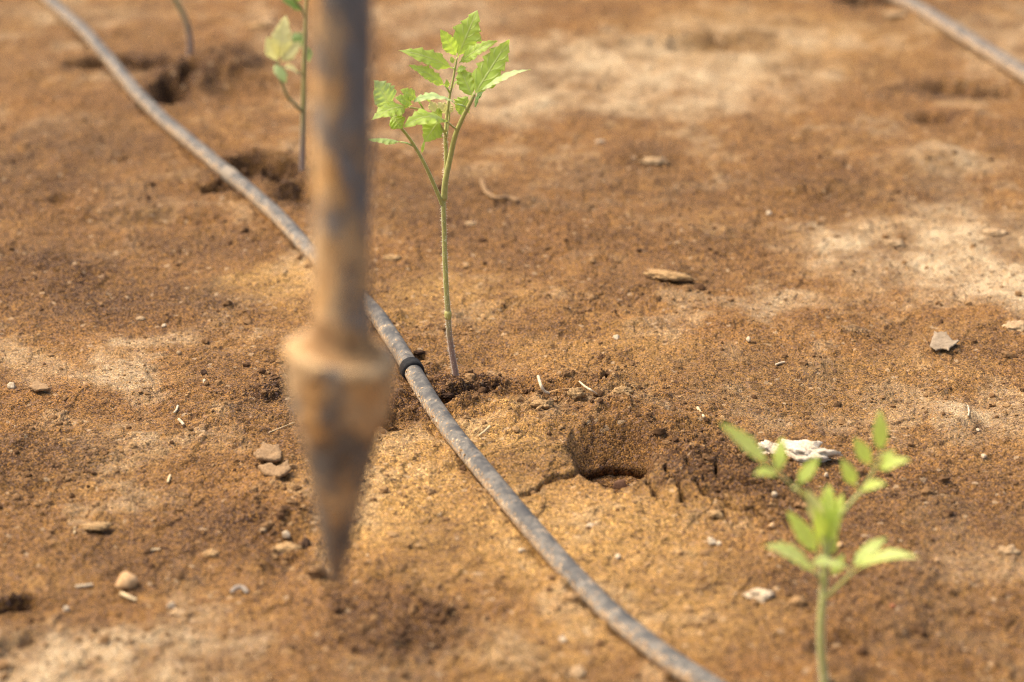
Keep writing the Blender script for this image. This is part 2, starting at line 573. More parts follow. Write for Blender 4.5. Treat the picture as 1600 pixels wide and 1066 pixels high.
def stone_material(name, c1, c2, scale=220, bump=.0006, rough=.85, spots=None):
    k = NT(name)
    oc = k.obj()
    n = k.noise(scale, 6, .65, oc)
    n2 = k.noise(scale * 5, 3, .6, oc)
    c = k.ramp(n, [(.32, c1), (.68, c2)])
    if spots:
        c = k.mix(k.ramp(k.noise(scale * 1.7, 4, .6, oc), [(.56, 0), (.66, .8)]), c, spots)
    k.put(k.b.inputs["Base Color"], k.mix(.5, c, k.ramp(n2, [(.3, .7), (.7, 1.25)]), 'MULTIPLY'))
    k.put(k.b.inputs["Roughness"], rough)
    k.put(k.b.inputs["Specular IOR Level"], .25)
    k.bump(k.math('ADD', n, k.math('MULTIPLY', n2, .4)), bump, .9)
    return k.m


def pipe_material(name, clean, dust, amount):
    k = NT(name)
    oc = k.obj()
    n = k.noise(75, 7, .74, oc, .3)
    nb = k.noise(260, 5, .7, oc)
    v = k.n("ShaderNodeTexVoronoi", Scale=700, Vector=oc)
    rr = k.n("ShaderNodeSeparateColor", Color=v.outputs["Color"])
    low = k.attr("low")
    m = k.math('ADD', k.math('MULTIPLY', n, .75), k.math('MULTIPLY', nb, .35))
    m = k.math('ADD', m, k.math('MULTIPLY', low, .26))
    film = k.ramp(m, [(.50 - amount, 0), (.72 - amount, 1)])
    c = k.mix(film, clean, dust)
    sand = k.ramp(k.math('ADD', k.math('MULTIPLY', rr.outputs[0], .4), k.math('ADD', k.math('MULTIPLY', m, .75), k.math('MULTIPLY', low, .18))), [(.79, 0), (.85, 1)])
    sc = k.ramp(rr.outputs[1], [(0, (.25, .14, .06)), (.6, (.45, .28, .13)), (1, (.62, .47, .30))])
    c = k.mix(k.math('MULTIPLY', sand, .75), c, sc)
    k.put(k.b.inputs["Base Color"], c)
    k.put(k.b.inputs["Roughness"], k.ramp(film, [(0, .58), (1, .88)]))
    k.put(k.b.inputs["Specular IOR Level"], .35)
    k.bump(k.math('ADD', k.math('MULTIPLY', sand, .7), k.math('MULTIPLY', nb, .4)), .0006, .8)
    return k.m


def leaf_material(name, top, glow, vein, mixf=.5, dust=.0):
    k = NT(name)
    uv = k.n("ShaderNodeTexCoord").outputs["UV"]
    sp = k.n("ShaderNodeSeparateXYZ", Vector=uv)
    t = sp.outputs[0]
    s = k.math('ABSOLUTE', k.math('SUBTRACT', sp.outputs[1], .5))
    s = k.math('MULTIPLY', s, 2.0)
    mid = k.ramp(s, [(.03, 1), (.09, 0)])
    fr = k.math('FRACT', k.math('MULTIPLY', k.math('SUBTRACT', t, k.math('MULTIPLY', s, .22)), 6.0))
    side = k.ramp(k.math('ABSOLUTE', k.math('SUBTRACT', fr, .5)), [(.03, 1), (.10, 0)])
    vn = k.math('MAXIMUM', mid, k.math('MULTIPLY', side, .6))
    oc = k.obj()
    n = k.noise(160, 5, .6, oc)
    c = k.mix(vn, k.mix(n, tuple(x * .75 for x in top), tuple(x * 1.2 for x in top)), vein)
    edge = k.ramp(s, [(.6, 0), (1, .25)])
    c = k.mix(edge, c, (top[0] * 1.5, top[1] * 1.15, top[2]))
    if dust: c = k.mix(k.ramp(k.noise(90, 5, .6, oc), [(.45, 0), (.75, dust)]), c, (.55, .58, .36))
    k.put(k.b.inputs["Base Color"], c)
    k.put(k.b.inputs["Roughness"], .48)
    k.put(k.b.inputs["Specular IOR Level"], .5)
    k.put(k.b.inputs["Sheen Weight"], .25)
    k.put(k.b.inputs["Sheen Roughness"], .4)
    tr = k.n("ShaderNodeBsdfTranslucent", Color=k.mix(vn, glow, tuple(x * .8 for x in glow)))
    ms = k.n("ShaderNodeMixShader", Fac=mixf)
    k.t.links.new(k.b.outputs[0], ms.inputs[1])
    k.t.links.new(tr.outputs[0], ms.inputs[2])
    k.t.links.new(ms.outputs[0], k.out.inputs[0])
    k.bump(k.math('ADD', k.math('MULTIPLY', vn, -1.0), k.math('MULTIPLY', k.noise(500, 3, .6, oc), .3)), .0006, .8)
    return k.m


def stem_material(name, low, high, z0, z1):
    k = NT(name)
    geo = k.n("ShaderNodeNewGeometry")
    z = k.n("ShaderNodeSeparateXYZ", Vector=geo.outputs["Position"]).outputs[2]
    f = k.n("ShaderNodeMapRange")
    k.put(f.inputs[0], k.math('ADD', z, k.math('MULTIPLY', k.math('SUBTRACT', k.noise(120, 4, .6, k.obj()), .5), .03)))
    f.inputs[1].default_value = z0
    f.inputs[2].default_value = z1
    c = k.mix(f.outputs[0], low, high)
    c = k.mix(.5, c, k.ramp(k.noise(420, 4, .6, k.obj()), [(.3, .65), (.7, 1.35)]), 'MULTIPLY')
    k.put(k.b.inputs["Base Color"], c)
    k.put(k.b.inputs["Roughness"], .5)
    k.put(k.b.inputs["Sheen Weight"], .5)
    k.put(k.b.inputs["Sheen Roughness"], .35)
    k.put(k.b.inputs["Subsurface Weight"], .15)
    k.put(k.b.inputs["Subsurface Radius"], (.004, .004, .001))
    k.b.inputs["Subsurface Scale"].default_value = .5
    k.bump(k.noise(600, 3, .6, k.obj()), .0004, .6)
    return k.m


def tool_material(name, paint, cx, r, z0, z1, bias, zb=.13):
    """painted steel under rust and dried mud; more bare paint above z1 and on the shaft's right"""
    k = NT(name)
    geo = k.n("ShaderNodeNewGeometry")
    pos = geo.outputs["Position"]
    sp = k.n("ShaderNodeSeparateXYZ", Vector=pos)
    z = sp.outputs[2]
    vs = k.n("ShaderNodeMapping", Vector=pos)
    vs.inputs["Scale"].default_value = (1, 1, .55)
    v = vs.outputs[0]
    n = k.noise(48, 7, .68, v, .5)
    n2 = k.noise(95, 7, .7, v, .3)
    n3 = k.noise(260, 5, .7, pos)
    metal = k.ramp(n2, [(.3, tuple(a * .55 for a in paint)), (.55, paint), (.75, tuple(a * 1.7 for a in paint))])
    rust = k.ramp(n3, [(.3, (.42, .185, .045)), (.7, (.70, .38, .11))])
    mud = k.ramp(n2, [(.30, (.33, .20, .088)), (.5, (.53, .345, .165)), (.72, (.68, .50, .29))])
    f = k.n("ShaderNodeMapRange")
    k.put(f.inputs[0], z)
    f.inputs[1].default_value = z0
    f.inputs[2].default_value = z1
    f.inputs[3].default_value = 0.0
    f.inputs[4].default_value = 1.0
    xr = k.math('MULTIPLY', k.math('SUBTRACT', sp.outputs[0], cx), 1.0 / r)
    bare = k.math('ADD', k.math('MULTIPLY', n, 1.15), k.math('ADD', k.math('MULTIPLY', n2, .65), -.40))
    bare = k.math('ADD', bare, k.math('MULTIPLY', f.outputs[0], zb))
    bare = k.math('ADD', bare, k.math('MULTIPLY', xr, k.math('ADD', .035, k.math('MULTIPLY', f.outputs[0], .075))))
    bfac = k.ramp(bare, [(.56 - bias, 0), (.62 - bias, .6), (.70 - bias, 1)])
    c = k.mix(k.ramp(k.noise(60, 6, .65, v, .8), [(.48, 0), (.64, .8)]), mud, rust)
    c = k.mix(bfac, c, metal)
    c = k.mix(.55, c, k.ramp(n3, [(.3, .75), (.7, 1.2)]), 'MULTIPLY')
    k.put(k.b.inputs["Base Color"], c)
    k.put(k.b.inputs["Roughness"], k.ramp(bfac, [(0, .93), (1, .6)]))
    k.bump(k.math('ADD', k.math('MULTIPLY', bfac, -.7), k.math('ADD', k.math('MULTIPLY', n2, .9), k.math('MULTIPLY', n3, .5))), .002, .9)
    return k.m


M_SOIL = soil_material()
M_GRAIN = crumb_material("sand_grain", [(0, (.06, .03, .013)), (.3, (.15, .08, .03)), (.65, (.30, .165, .06)), (.92, (.38, .235, .10)), (1, (.55, .42, .27))], .7)
M_CRUMB = crumb_material("soil_crumb", [(0, (.08, .04, .017)), (.5, (.20, .11, .047)), (1, (.33, .20, .09))])

# ------------------------------------------------------------------ ground mesh
rows_v = np.r_[np.arange(640, 300, -1.95), np.arange(300, 80, -1.2), np.arange(80, -640, -1.95)]
ang = TH + np.arctan(rows_v / F)
ys = CAMH / np.tan(ang)
near = np.linspace(-4, ys[0] - .004, 30)
farv = ys[-1] + np.cumsum(np.geomspace(.014, 14, 52))
Y1 = np.r_[near, ys, farv]
core = np.r_[np.arange(-1.13, -.05, .0023), np.arange(-.05, .56, .0014), np.arange(.56, 1.13, .0023)]
o1 = 1.13 + np.cumsum(np.geomspace(.005, .09, 38))
o2 = o1[-1] + np.cumsum(np.geomspace(.15, 14, 18))
U = np.r_[-o2[::-1], -o1[::-1], core, o1, o2]
halfw = np.maximum(.27, .27 + (Y1 - 1.13) * .208)
X = U[None, :] * halfw[:, None]
Yg = np.repeat(Y1[:, None], len(U), 1)
gx, gy, gh, dry, gold, dark_soil, loose = ground(X.ravel(), Yg.ravel())
nr, nc = X.shape
idx = np.arange(nr * nc).reshape(nr, nc)
Q = np.stack([idx[:-1, :-1], idx[:-1, 1:], idx[1:, 1:], idx[1:, :-1]], -1).reshape(-1, 4)
gnd = np_mesh("ground", np.stack([gx, gy, gh], 1), Q, M_SOIL, dict(dry=dry, gold=gold, dark_soil=dark_soil, loose=loose))
tag(gnd, "brown sandy soil of the planting bed, crusted and cracked round a dug hole", "soil", None, "structure")


# ------------------------------------------------------------------ grains and crumbs lying loose
def ico(sub):
    bm = bmesh.new()
    bmesh.ops.create_icosphere(bm, subdivisions=sub, radius=1)
    V = np.array([v.co[:] for v in bm.verts])
    Fc = np.array([[v.index for v in f.verts] for f in bm.faces])
    bm.free()
    return V, Fc


def scatter(name, pts, size, base, mat, pick, sink=.25, lump=.3, parent=None):
    V0, F0 = base
    n, m = len(pts), len(V0)
    q = rng.normal(size=(n, 4))
    q /= np.linalg.norm(q, axis=1)[:, None]
    a, b, c, d = q.T
    R = np.stack([np.stack([1 - 2 * (c * c + d * d), 2 * (b * c - a * d), 2 * (b * d + a * c)], -1),
                  np.stack([2 * (b * c + a * d), 1 - 2 * (b * b + d * d), 2 * (c * d - a * b)], -1),
                  np.stack([2 * (b * d - a * c), 2 * (c * d + a * b), 1 - 2 * (b * b + c * c)], -1)], 1)
    sc = size[:, None] * rng.uniform(.6, 1.15, (n, 3))
    V = V0[None] * (1 + lump * (rng.random((n, m, 1)) - .5) * 2) * sc[:, None, :]
    V = np.einsum('nij,nmj->nmi', R, V)
    V[:, :, 2] *= .8
    V += pts[:, None, :]
    V[:, :, 2] += (size * (.8 - 2 * sink))[:, None]
    Fs = (F0[None] + (np.arange(n) * m)[:, None, None]).reshape(-1, 3)
    return np_mesh(name, V.reshape(-1, 3), Fs, mat, {"pick": np.repeat(pick, m)}, smooth=False, parent=parent)


def field(n, vlo=-560, vhi=600):
    v = rng.uniform(vlo, vhi, n)
    y = CAMH / np.tan(TH + np.arctan(v / F))
    hw = .27 + (y - 1.13) * .208
    x = rng.uniform(-1.1, 1.1, n) * hw
    return x, y


OCTA = (np.array([(1, 0, 0), (-1, 0, 0), (0, 1, 0), (0, -1, 0), (0, 0, 1), (0, 0, -1)], float),
        np.array([(0, 2, 4), (2, 1, 4), (1, 3, 4), (3, 0, 4), (2, 0, 5), (1, 2, 5), (3, 1, 5), (0, 3, 5)]))
x, y = field(60000)
g = ground(x, y)
keep = rng.random(len(x)) < (.35 + .65 * g[6])
x, y, z = g[0][keep], g[1][keep], g[2][keep]
sz = rng.lognormal(math.log(.00046), .36, len(x)).clip(.00028, .0017)
o = scatter("sand_grains", np.stack([x, y, z], 1), sz, OCTA, M_GRAIN, rng.random(len(x)) * (1 - .45 * g[5][keep]))
tag(o, "coarse sand grains strewn loose over the soil", "sand", None, "stuff")

x, y = field(52000, -300, 600)
g = ground(x, y)
keep = rng.random(len(x)) < (.022 + .34 * g[6] ** 1.5)
x, y, z = g[0][keep], g[1][keep], g[2][keep]
sz = rng.lognormal(math.log(.00125), .5, len(x)).clip(.0006, .0055)
pk = np.clip(.55 + .3 * rng.normal(size=len(x)) + .3 * g[4][keep] - .55 * g[5][keep], 0, 1)
V1, F1 = ico(2)
V1 = V1 * (1 + .22 * np.sin(V1[:, :1] * 4 + 1) * np.cos(V1[:, 1:2] * 5))
o = scatter("soil_crumbs", np.stack([x, y, z], 1), sz, (V1, F1), M_CRUMB, pk, .3, .14)
tag(o, "small brown soil crumbs lying thickest at the seedling's foot and the hole", "soil crumbs", None, "stuff")


# ------------------------------------------------------------------ tubes
def tube(pts, radii, sides=12, cap=True, lump=0.0):
    P = [Vector(p) for p in pts]
    n = len(P)
    V, Fc, UVs = [], [], []
    up = Vector((0, 0, 1))
    prev = None
    for i in range(n):
        t = (P[min(i + 1, n - 1)] - P[max(i - 1, 0)]).normalized()
        if prev is None:
            a = t.cross(up)
            if a.length < .05: a = t.cross(Vector((0, 1, 0)))
            a.normalize()
        else:
            a = (prev - t * prev.dot(t)).normalized()
        prev = a
        b = a.cross(t)
        for s in range(sides):
            w_ = 2 * math.pi * s / sides
            r = radii[i] * (1 + lump * (random.random() - .5))
            V.append(P[i] + (a * math.cos(w_) + b * math.sin(w_)) * r)
            UVs.append((i / (n - 1), s / sides))
    for i in range(n - 1):
        for s in range(sides):
            s2 = (s + 1) % sides
            Fc.append((i * sides + s, i * sides + s2, (i + 1) * sides + s2, (i + 1) * sides + s))
    if cap:
        Fc.append(tuple(range(sides))[::-1])
        Fc.append(tuple((n - 1) * sides + s for s in range(sides)))
    return V, Fc, UVs


def spline(pts, n):
    """Catmull-Rom through 3D points (extra columns, such as radius, ride along)"""
    P = np.array([list(p) for p in pts], float)
    P = np.vstack([2 * P[0] - P[1], P, 2 * P[-1] - P[-2]])
    segs = len(P) - 3
    out = []
    for q in np.linspace(0, segs - 1e-6, n):
        i = int(q)
        t = q - i
        a, b, c, d = P[i], P[i + 1], P[i + 2], P[i + 3]
        out.append(.5 * (2 * b + (c - a) * t + (2 * a - 5 * b + 4 * c - d) * t * t + (3 * b - a - 3 * c + d) * t ** 3))
    return np.array(out)


# ------------------------------------------------------------------ drip pipes
def build_pipe(label, path, mat, r, group):
    z = np.array([gz(*p) for p in path])
    z = np.convolve(np.r_[[z[0]] * 12, z, [z[-1]] * 12], np.ones(25) / 25, 'valid')
    pts = np.c_[path, z + r * .86]
    root = empty("drip_pipe", tuple(pts[len(pts) // 2] - np.array([0, 0, r])))
    tag(root, label, "drip pipe", group)
    sides = 22
    V, Fc, _ = tube(pts, [r * (1 + .018 * perlin(np.array([i * .11]), np.array([.3]), 5)[0]) for i in range(len(pts))], sides)
    o = mesh_obj("pipe_wall", V, Fc, mat)
    low = []
    for i in range(len(pts)):
        c = Vector(pts[i])
        t = Vector(pts[min(i + 1, len(pts) - 1)] - pts[max(i - 1, 0)]).normalized()
        lf = Vector((0, 0, 1)).cross(t).normalized()
        if lf.x > 0: lf = -lf
        for s in range(sides):
            nrm = (V[i * sides + s] - c).normalized()
            low.append(max(0, nrm.dot((lf * .8 - Vector((0, 0, .6))).normalized())))
    a = o.data.attributes.new("low", 'FLOAT', 'POINT')
    a.data.foreach_set("value", low)
    adopt(o, root)
    return root, pts, V, sides, low


M_PIPE = pipe_material("dusty_grey_pipe", (.052, .049, .046), (.235, .208, .170), .0)
M_PIPE2 = pipe_material("dusty_pale_pipe", (.062, .055, .048), (.25, .205, .16), .02)
pipe1, PP, PV, PS, PLOW = build_pipe("dusty grey drip irrigation pipe running diagonally past the seedlings, with a black ring on it", PATH1, M_PIPE, PR, "drip pipes on the soil")
pipe2, PP2, _, _, _ = build_pipe("pale dusty drip pipe lying far off in the upper right corner", PATH2, M_PIPE2, PR * 1.25, "drip pipes on the soil")

# black ring on the near pipe
k = NT("black_rubber")
k.put(k.b.inputs["Base Color"], k.ramp(k.noise(200, 5, .6, k.obj()), [(.35, (.008, .008, .009)), (.64, (.022, .022, .023)), (.80, (.12, .08, .045))]))
k.put(k.b.inputs["Roughness"], .8)
k.put(k.b.inputs["Specular IOR Level"], .15)
k.bump(k.noise(500, 4, .6, k.obj()), .0005, .6)
M_RUB = k.m


def nearest_i(px, py):
    t = flat(px, py, PR)
    return int(np.argmin(np.hypot(PP[:, 0] - t.x, PP[:, 1] - t.y)))


i0 = nearest_i(639, 571)
c0 = Vector(PP[i0])
tdir = Vector(PP[i0 + 3] - PP[i0 - 3]).normalized()
L = .0120
prof = [(-.5, 1.02), (-.47, 1.20), (-.3, 1.30), (0, 1.27), (.3, 1.30), (.47, 1.22), (.5, 1.02)]
V, Fc, _ = tube([c0 + tdir * (a * L) for a, _r in prof], [PR * _r for _a, _r in prof], 28, False, .03)
adopt(mesh_obj("pipe_ring", V, Fc, M_RUB), pipe1)
# a soil-coloured dripper swelling further up the pipe
M_DRIP = pipe_material("sand_caked_dripper", (.18, .15, .115), (.26, .21, .15), .1)
i1 = nearest_i(362, 269)
V, Fc, _ = tube([PP[i1 - 1 + q] * 1.0 for q in range(-1, 4)], [PR * a for a in (1.01, 1.07, 1.09, 1.07, 1.01)], 22, False)
adopt(mesh_obj("dripper", V, Fc, M_DRIP), pipe1)
# sand stuck along the pipe's lower side
pl, sl = [], []
pr = np.array(PLOW)
cand = np.flatnonzero(pr > .15)
for j in rng.choice(cand, 5200):
    i = j // PS
    if rng.random() > pr[j] * (0.5 + .5 * math.sin(i * .23) * math.sin(i * .071 + 2)) + .05: continue
    t = rng.random()
    p = np.array(PV[j]) * (1 - t) + np.array(PV[min(j + PS, len(PV) - 1)]) * t
    pl.append(p + rng.normal(size=3) * .0003)
    sl.append(rng.lognormal(math.log(.0005), .35))
o = scatter("stuck_sand", np.array(pl), np.array(sl), ico(1), M_GRAIN, rng.uniform(.3, 1, len(pl)), .45)
tag(o, None, None, None, "stuff")
adopt(o, pipe1)

# ------------------------------------------------------------------ the planting dibber hanging in front
TY = 0.905
tip = onY(524, 918, TY)
top = onY(533.5, -40, TY + .004)
rimc = onY(534, 546, TY)
axis = (rimc - tip).normalized()
axis_s = (top - rimc).normalized()
TIPZ, RIMZ = tip.z, rimc.z
pxm = mpp(rimc)
LT = (rimc - tip).length
M_TIP = tool_material("mud_caked_steel", (.15, .13, .105), tip.x, .024, rimc.z - .022, tip.z + .02, .045, .22)
M_SHAFT = tool_material("rusty_painted_shaft", (.15, .145, .135), rimc.x, 45 * pxm, rimc.z + .05, rimc.z + .135, .03)
UPV = Vector((0, 0, 1))
dib = empty("planting_dibber", tip)
tag(dib, "rusty mud-caked steel planting dibber with cone point hanging in front of the pipe", "planting dibber")


def lathe(base, ax, prof, sides, lumpf):
    a = ax.orthogonal().normalized()
    b = ax.cross(a)
    V, Fc = [], []
    for h, r in prof:
        for s in range(sides):
            q = 2 * math.pi * s / sides
            rr = r * (1 + lumpf(h, q))
            V.append(base + ax * h + (a * math.cos(q) + b * math.sin(q)) * rr)
    n = len(prof)
    for i in range(n - 1):
        for s in range(sides):
            s2 = (s + 1) % sides
            Fc.append((i * sides + s, i * sides + s2, (i + 1) * sides + s2, (i + 1) * sides + s))
    Fc.append(tuple(range(sides))[::-1])
    Fc.append(tuple((n - 1) * sides + s for s in range(sides)))
    return V, Fc


def lump(h, q, amp=.03, f=60):
    x_ = np.array([h * f + 3])
    return amp * (perlin(x_ + math.cos(q) * 1.3, np.array([math.sin(q) * 1.3 + h * f * .3]), 8)[0] * 1.5)


R = [(0, 3.5), (.025, 9), (.129, 19), (.259, 30), (.466, 46), (.645, 63), (.774, 77.5), (.879, 85), (.97, 89), (.99, 88), (1.003, 82), (1.008, 70), (1.006, 50)]
prof = []
for (a, ra), (b, rb_) in zip(R[:-1], R[1:]):
    nseg = 10 if b - a > .05 else 3
    for q in range(nseg):
        u = q / nseg
        prof.append(((a + (b - a) * u) * LT, (ra + (rb_ - ra) * u) * pxm))
prof.append((R[-1][0] * LT, R[-1][1] * pxm))
V, Fc = lathe(tip, axis, prof, 56, lambda h, q: (lump(h, q, .03, 30) + lump(h + .3, q * 2, .06, 110) + lump(h + .7, q * 3, .03, 260)) * min(1, h / (LT * .35)))
V = [v - UPV * (((v.x - rimc.x) / (88 * pxm)) * .0022 * max(0, (v - tip).length / LT) ** 3) for v in V]
adopt(mesh_obj("cone_point", V, Fc, M_TIP), dib)
V, Fc = lathe(rimc - axis_s * .004, axis_s, [(h, 45.5 * pxm * (1 + .14 * math.exp(-h / .006))) for h in np.linspace(0, .95, 150)], 40, lambda h, q: (lump(h, q, .045, 55) + lump(h + .2, q * 2, .03, 150)) * (1 if h < .3 else .3))
adopt(mesh_obj("shaft", V, Fc, M_SHAFT), dib)
# collar of mud round the foot of the shaft
k = NT("dried_mud")
k.put(k.b.inputs["Base Color"], k.ramp(k.noise(140, 6, .65, k.n("ShaderNodeNewGeometry").outputs["Position"]), [(.3, (.20, .105, .04)), (.7, (.40, .23, .095))]))
k.put(k.b.inputs["Roughness"], .95)
k.bump(k.noise(300, 4, .6, k.obj()), .001, .8)
M_MUD = k.m
V, Fc = lathe(rimc - axis_s * .001, axis_s, [(-.001, 84 * pxm), (.0015, 74 * pxm), (.003, 62 * pxm), (.0045, 54 * pxm), (.008, 49.5 * pxm), (.014, 46.5 * pxm), (.018, 40 * pxm)], 48,
             lambda h, q: lump(h, q, .10, 40) + lump(h + .4, q * 3, .08, 160) + .05 * math.sin(q * 2 + 1))
V = [v - UPV * (((v.x - rimc.x) / (88 * pxm)) * .0022 + .0003) for v in V]
adopt(mesh_obj("mud_collar", V, Fc, M_MUD), dib)


# ------------------------------------------------------------------ seedlings
def leaflet_mesh(base, tip_, width, hint, bend=.12, fold=.25, roll=0.0, seed=0, lobes=1.0, nt=34, ns=6, curl=.0):
    r = random.Random(seed)
    base, tip_ = Vector(base), Vector(tip_)
    ax = (tip_ - base)
    Ln = ax.length
    ax.normalize()
    nrm = (hint - ax * hint.dot(ax))
    if nrm.length < 1e-4: nrm = ax.orthogonal()
    nrm.normalize()
    if roll: nrm = Matrix.Rotation(math.radians(roll), 3, ax) @ nrm
    lat = nrm.cross(ax).normalized()
    nteeth = r.choice([5, 6])
    ph = [r.uniform(-.15, .15), r.uniform(-.15, .15)]
    V, UV, Fc = [], [], []
    for i in range(nt + 1):
        t = i / nt
        stalk = .035
        if t < .06:
            w0 = stalk
        else:
            q = (t - .06) / .94
            w0 = max(stalk * .4, (math.sin(math.pi * q ** .70) ** .78) * (1 - .22 * q)) if q < 1 else 0.0
        c = base + ax * (t * Ln) + nrm * (bend * Ln * 4 * t * (1 - t) - curl * Ln * t ** 3)
        # droop keeps the ends where they are
        for j in range(-ns, ns + 1):
            s = j / ns
            sd_ = 0 if s < 0 else 1
            tt = t * nteeth + ph[sd_]
            saw = tt - math.floor(tt)
            tooth = (1 - saw) ** 1.1
            notch = 1 + lobes * (.34 * tooth - .18 + .09 * math.cos(t * 13 + seed)) * (1 if .1 < t < .97 else 0)
            ww = width * .5 * w0 * notch
            a_s = abs(s)
            fwd = .24 * width * a_s ** 1.5 * w0 * (1 if t > .08 else 0) * (1 - t) ** .6
            zf = fold * a_s * ww + .055 * width * math.sin(tt * 2 * math.pi + 1) * a_s * (1 - .4 * a_s) * w0 - .10 * width * a_s ** 3 * w0
            zf += .05 * width * math.sin(t * 5 + seed) * s
            p = c + lat * (s * ww) + ax * fwd + nrm * zf
            V.append(p)
            UV.append((t, s * .5 + .5))
    m = 2 * ns + 1
    for i in range(nt):
        for j in range(m - 1):
            a = i * m + j
            Fc.append((a, a + 1, a + m + 1, a + m))
    return V, Fc, UV


UP = Vector((0, 0, 1))


def build_seedling(base_px, label, stem_px, leaves, mats, group, stem_r, node=None, hairs=0):
    b = on_ground(*base_px)
    root = empty("tomato_seedling", b)
    tag(root, label, "seedling", group)
    Y0 = b.y
    M_LEAF, M_STEM = mats
    kpx = mpp(b)
    pts = []
    for i, q in enumerate(stem_px):
        px_, py_ = q[0], q[1]
        p = onY(px_, py_, Y0 + (q[2] if len(q) > 2 else 0))
        pts.append((*p, stem_r[0] + (stem_r[1] - stem_r[0]) * i / (len(stem_px) - 1)))
    below = Vector(pts[0][:3]) - Vector((0, 0, .012))
    pts = [(*below, pts[0][3])] + pts
    sp = spline(pts, 60)
    V, Fc, UV = tube(sp[:, :3], sp[:, 3] * kpx, 12, True, .03)
    st = adopt(mesh_obj("stem", V, Fc, M_STEM, uvs=UV), root)
    if hairs:
        HV, HF = [], []
        for _ in range(hairs):
            i = random.randrange(6, len(sp) - 1)
            c = Vector(sp[i, :3]) + (Vector(sp[i + 1, :3]) - Vector(sp[i, :3])) * random.random()
            d = Vector((random.gauss(0, 1), random.gauss(0, 1), random.gauss(0, .25))).normalized()
            rr = sp[i, 3] * kpx
            e = c + d * (rr + random.uniform(.0010, .0022)) + Vector((0, 0, random.uniform(-.0004, .0004)))
            sde = d.cross(UP).normalized() * .0001
            upv = UP * .0001
            n = len(HV)
            HV += [c + d * rr * .9 + sde, c + d * rr * .9 - sde, c + d * rr * .9 + upv, e]
            HF += [(n, n + 1, n + 3), (n + 1, n + 2, n + 3), (n + 2, n, n + 3)]
        h = mesh_obj("stem_hair", HV, HF, M_HAIR, smooth=False)
        tag(h, None, None, None, "stuff")
        adopt(h, st)
    if node:
        p = onY(node[0], node[1], Y0)
        V, Fc, _ = tube([p + UP * a for a in (-.0035, -.0015, .0006, .0026)], [node[2] * kpx * a for a in (.98, 1.12, 1.16, .98)], 12)
        adopt(mesh_obj("stem_node", V, Fc, M_NODE), root)
    sd0 = 100
    for lf in leaves:
        rp = []
        ra, rb_ = lf.get("r", (3.2, 1.6))
        for i, q in enumerate(lf["petiole"]):
            p = onY(q[0], q[1], Y0 + (q[2] if len(q) > 2 else 0))
            rp.append((*p, ra + (rb_ - ra) * i / (len(lf["petiole"]) - 1)))
        sp2 = spline(rp, 8 * len(rp))
        V, Fc, UV = tube(sp2[:, :3], sp2[:, 3] * kpx, 9)
        lo = adopt(mesh_obj("leaf", V, Fc, M_STEM, uvs=UV), root)
        for q in lf["leaflets"]:
            sd0 += 1
            (bx, by, bd), (tx, ty, td), wpx, face = q[:4]
            kw = q[4] if len(q) > 4 else {}
            B = onY(bx, by, Y0 + bd)
            T = onY(tx, ty, Y0 + td)
            toc = (CAM - (B + T) / 2).normalized()
            hint = toc * face + UP * (1 - abs(face))
            mat_ = kw.pop("mat", M_LEAF)
            stalk = kw.pop("stalk", None)
            V, Fc, UV = leaflet_mesh(B, T, wpx * kpx, hint, seed=sd0, **kw)
            if stalk:
                s0 = onY(stalk[0], stalk[1], Y0 + (stalk[2] if len(stalk) > 2 else 0))
                v2, f2, u2 = tube([s0, (s0 + B) / 2 + UP * .0006, B], [1.5 * kpx, 1.3 * kpx, 1.1 * kpx], 6)
                n = len(V)
                V, Fc, UV = V + v2, Fc + [tuple(a + n for a in f) for f in f2], UV + [(.02, .5)] * len(v2)
            adopt(mesh_obj("leaflet", V, Fc, mat_, uvs=UV), lo)
    return root


k = NT("pale_hair")
k.put(k.b.inputs["Base Color"], (.75, .72, .58))
k.put(k.b.inputs["Roughness"], .5)
M_HAIR = k.m
k = NT("yellow_node")
k.put(k.b.inputs["Base Color"], k.ramp(k.noise(300, 4, .6, k.obj()), [(.3, (.34, .30, .08)), (.7, (.50, .46, .14))]))
k.put(k.b.inputs["Roughness"], .6)
M_NODE = k.m

M_LEAF1 = leaf_material("young_tomato_leaf", (.345, .505, .075), (.62, .82, .11), (.54, .63, .22), .42, .08)
M_LEAF1P = leaf_material("pale_tomato_leaf", (.40, .55, .20), (.62, .80, .16), (.56, .66, .32), .34, .35)
M_LEAF2 = leaf_material("fresh_tomato_leaf", (.50, .65, .12), (.80, .92, .13), (.60, .68, .24), .42, .08)
M_LEAF2P = leaf_material("pale_fresh_tomato_leaf", (.56, .70, .19), (.82, .94, .14), (.62, .71, .30), .42, .12)
M_LEAF3 = leaf_material("yellowed_tomato_leaf", (.70, .66, .28), (.88, .85, .32), (.68, .64, .36), .40, .30)
M_LEAF3G = leaf_material("green_tomato_leaf", (.13, .25, .06), (.32, .54, .09), (.24, .34, .10), .45, .20)
M_STEM1 = stem_material("tomato_stem", (.27, .165, .12), (.37, .36, .11), .028, .075)
M_STEM2 = stem_material("pale_tomato_stem", (.42, .38, .13), (.44, .46, .15), .0, .06)
M_STEM3 = stem_material("far_tomato_stem", (.22, .16, .13), (.26, .25, .08), .02, .07)

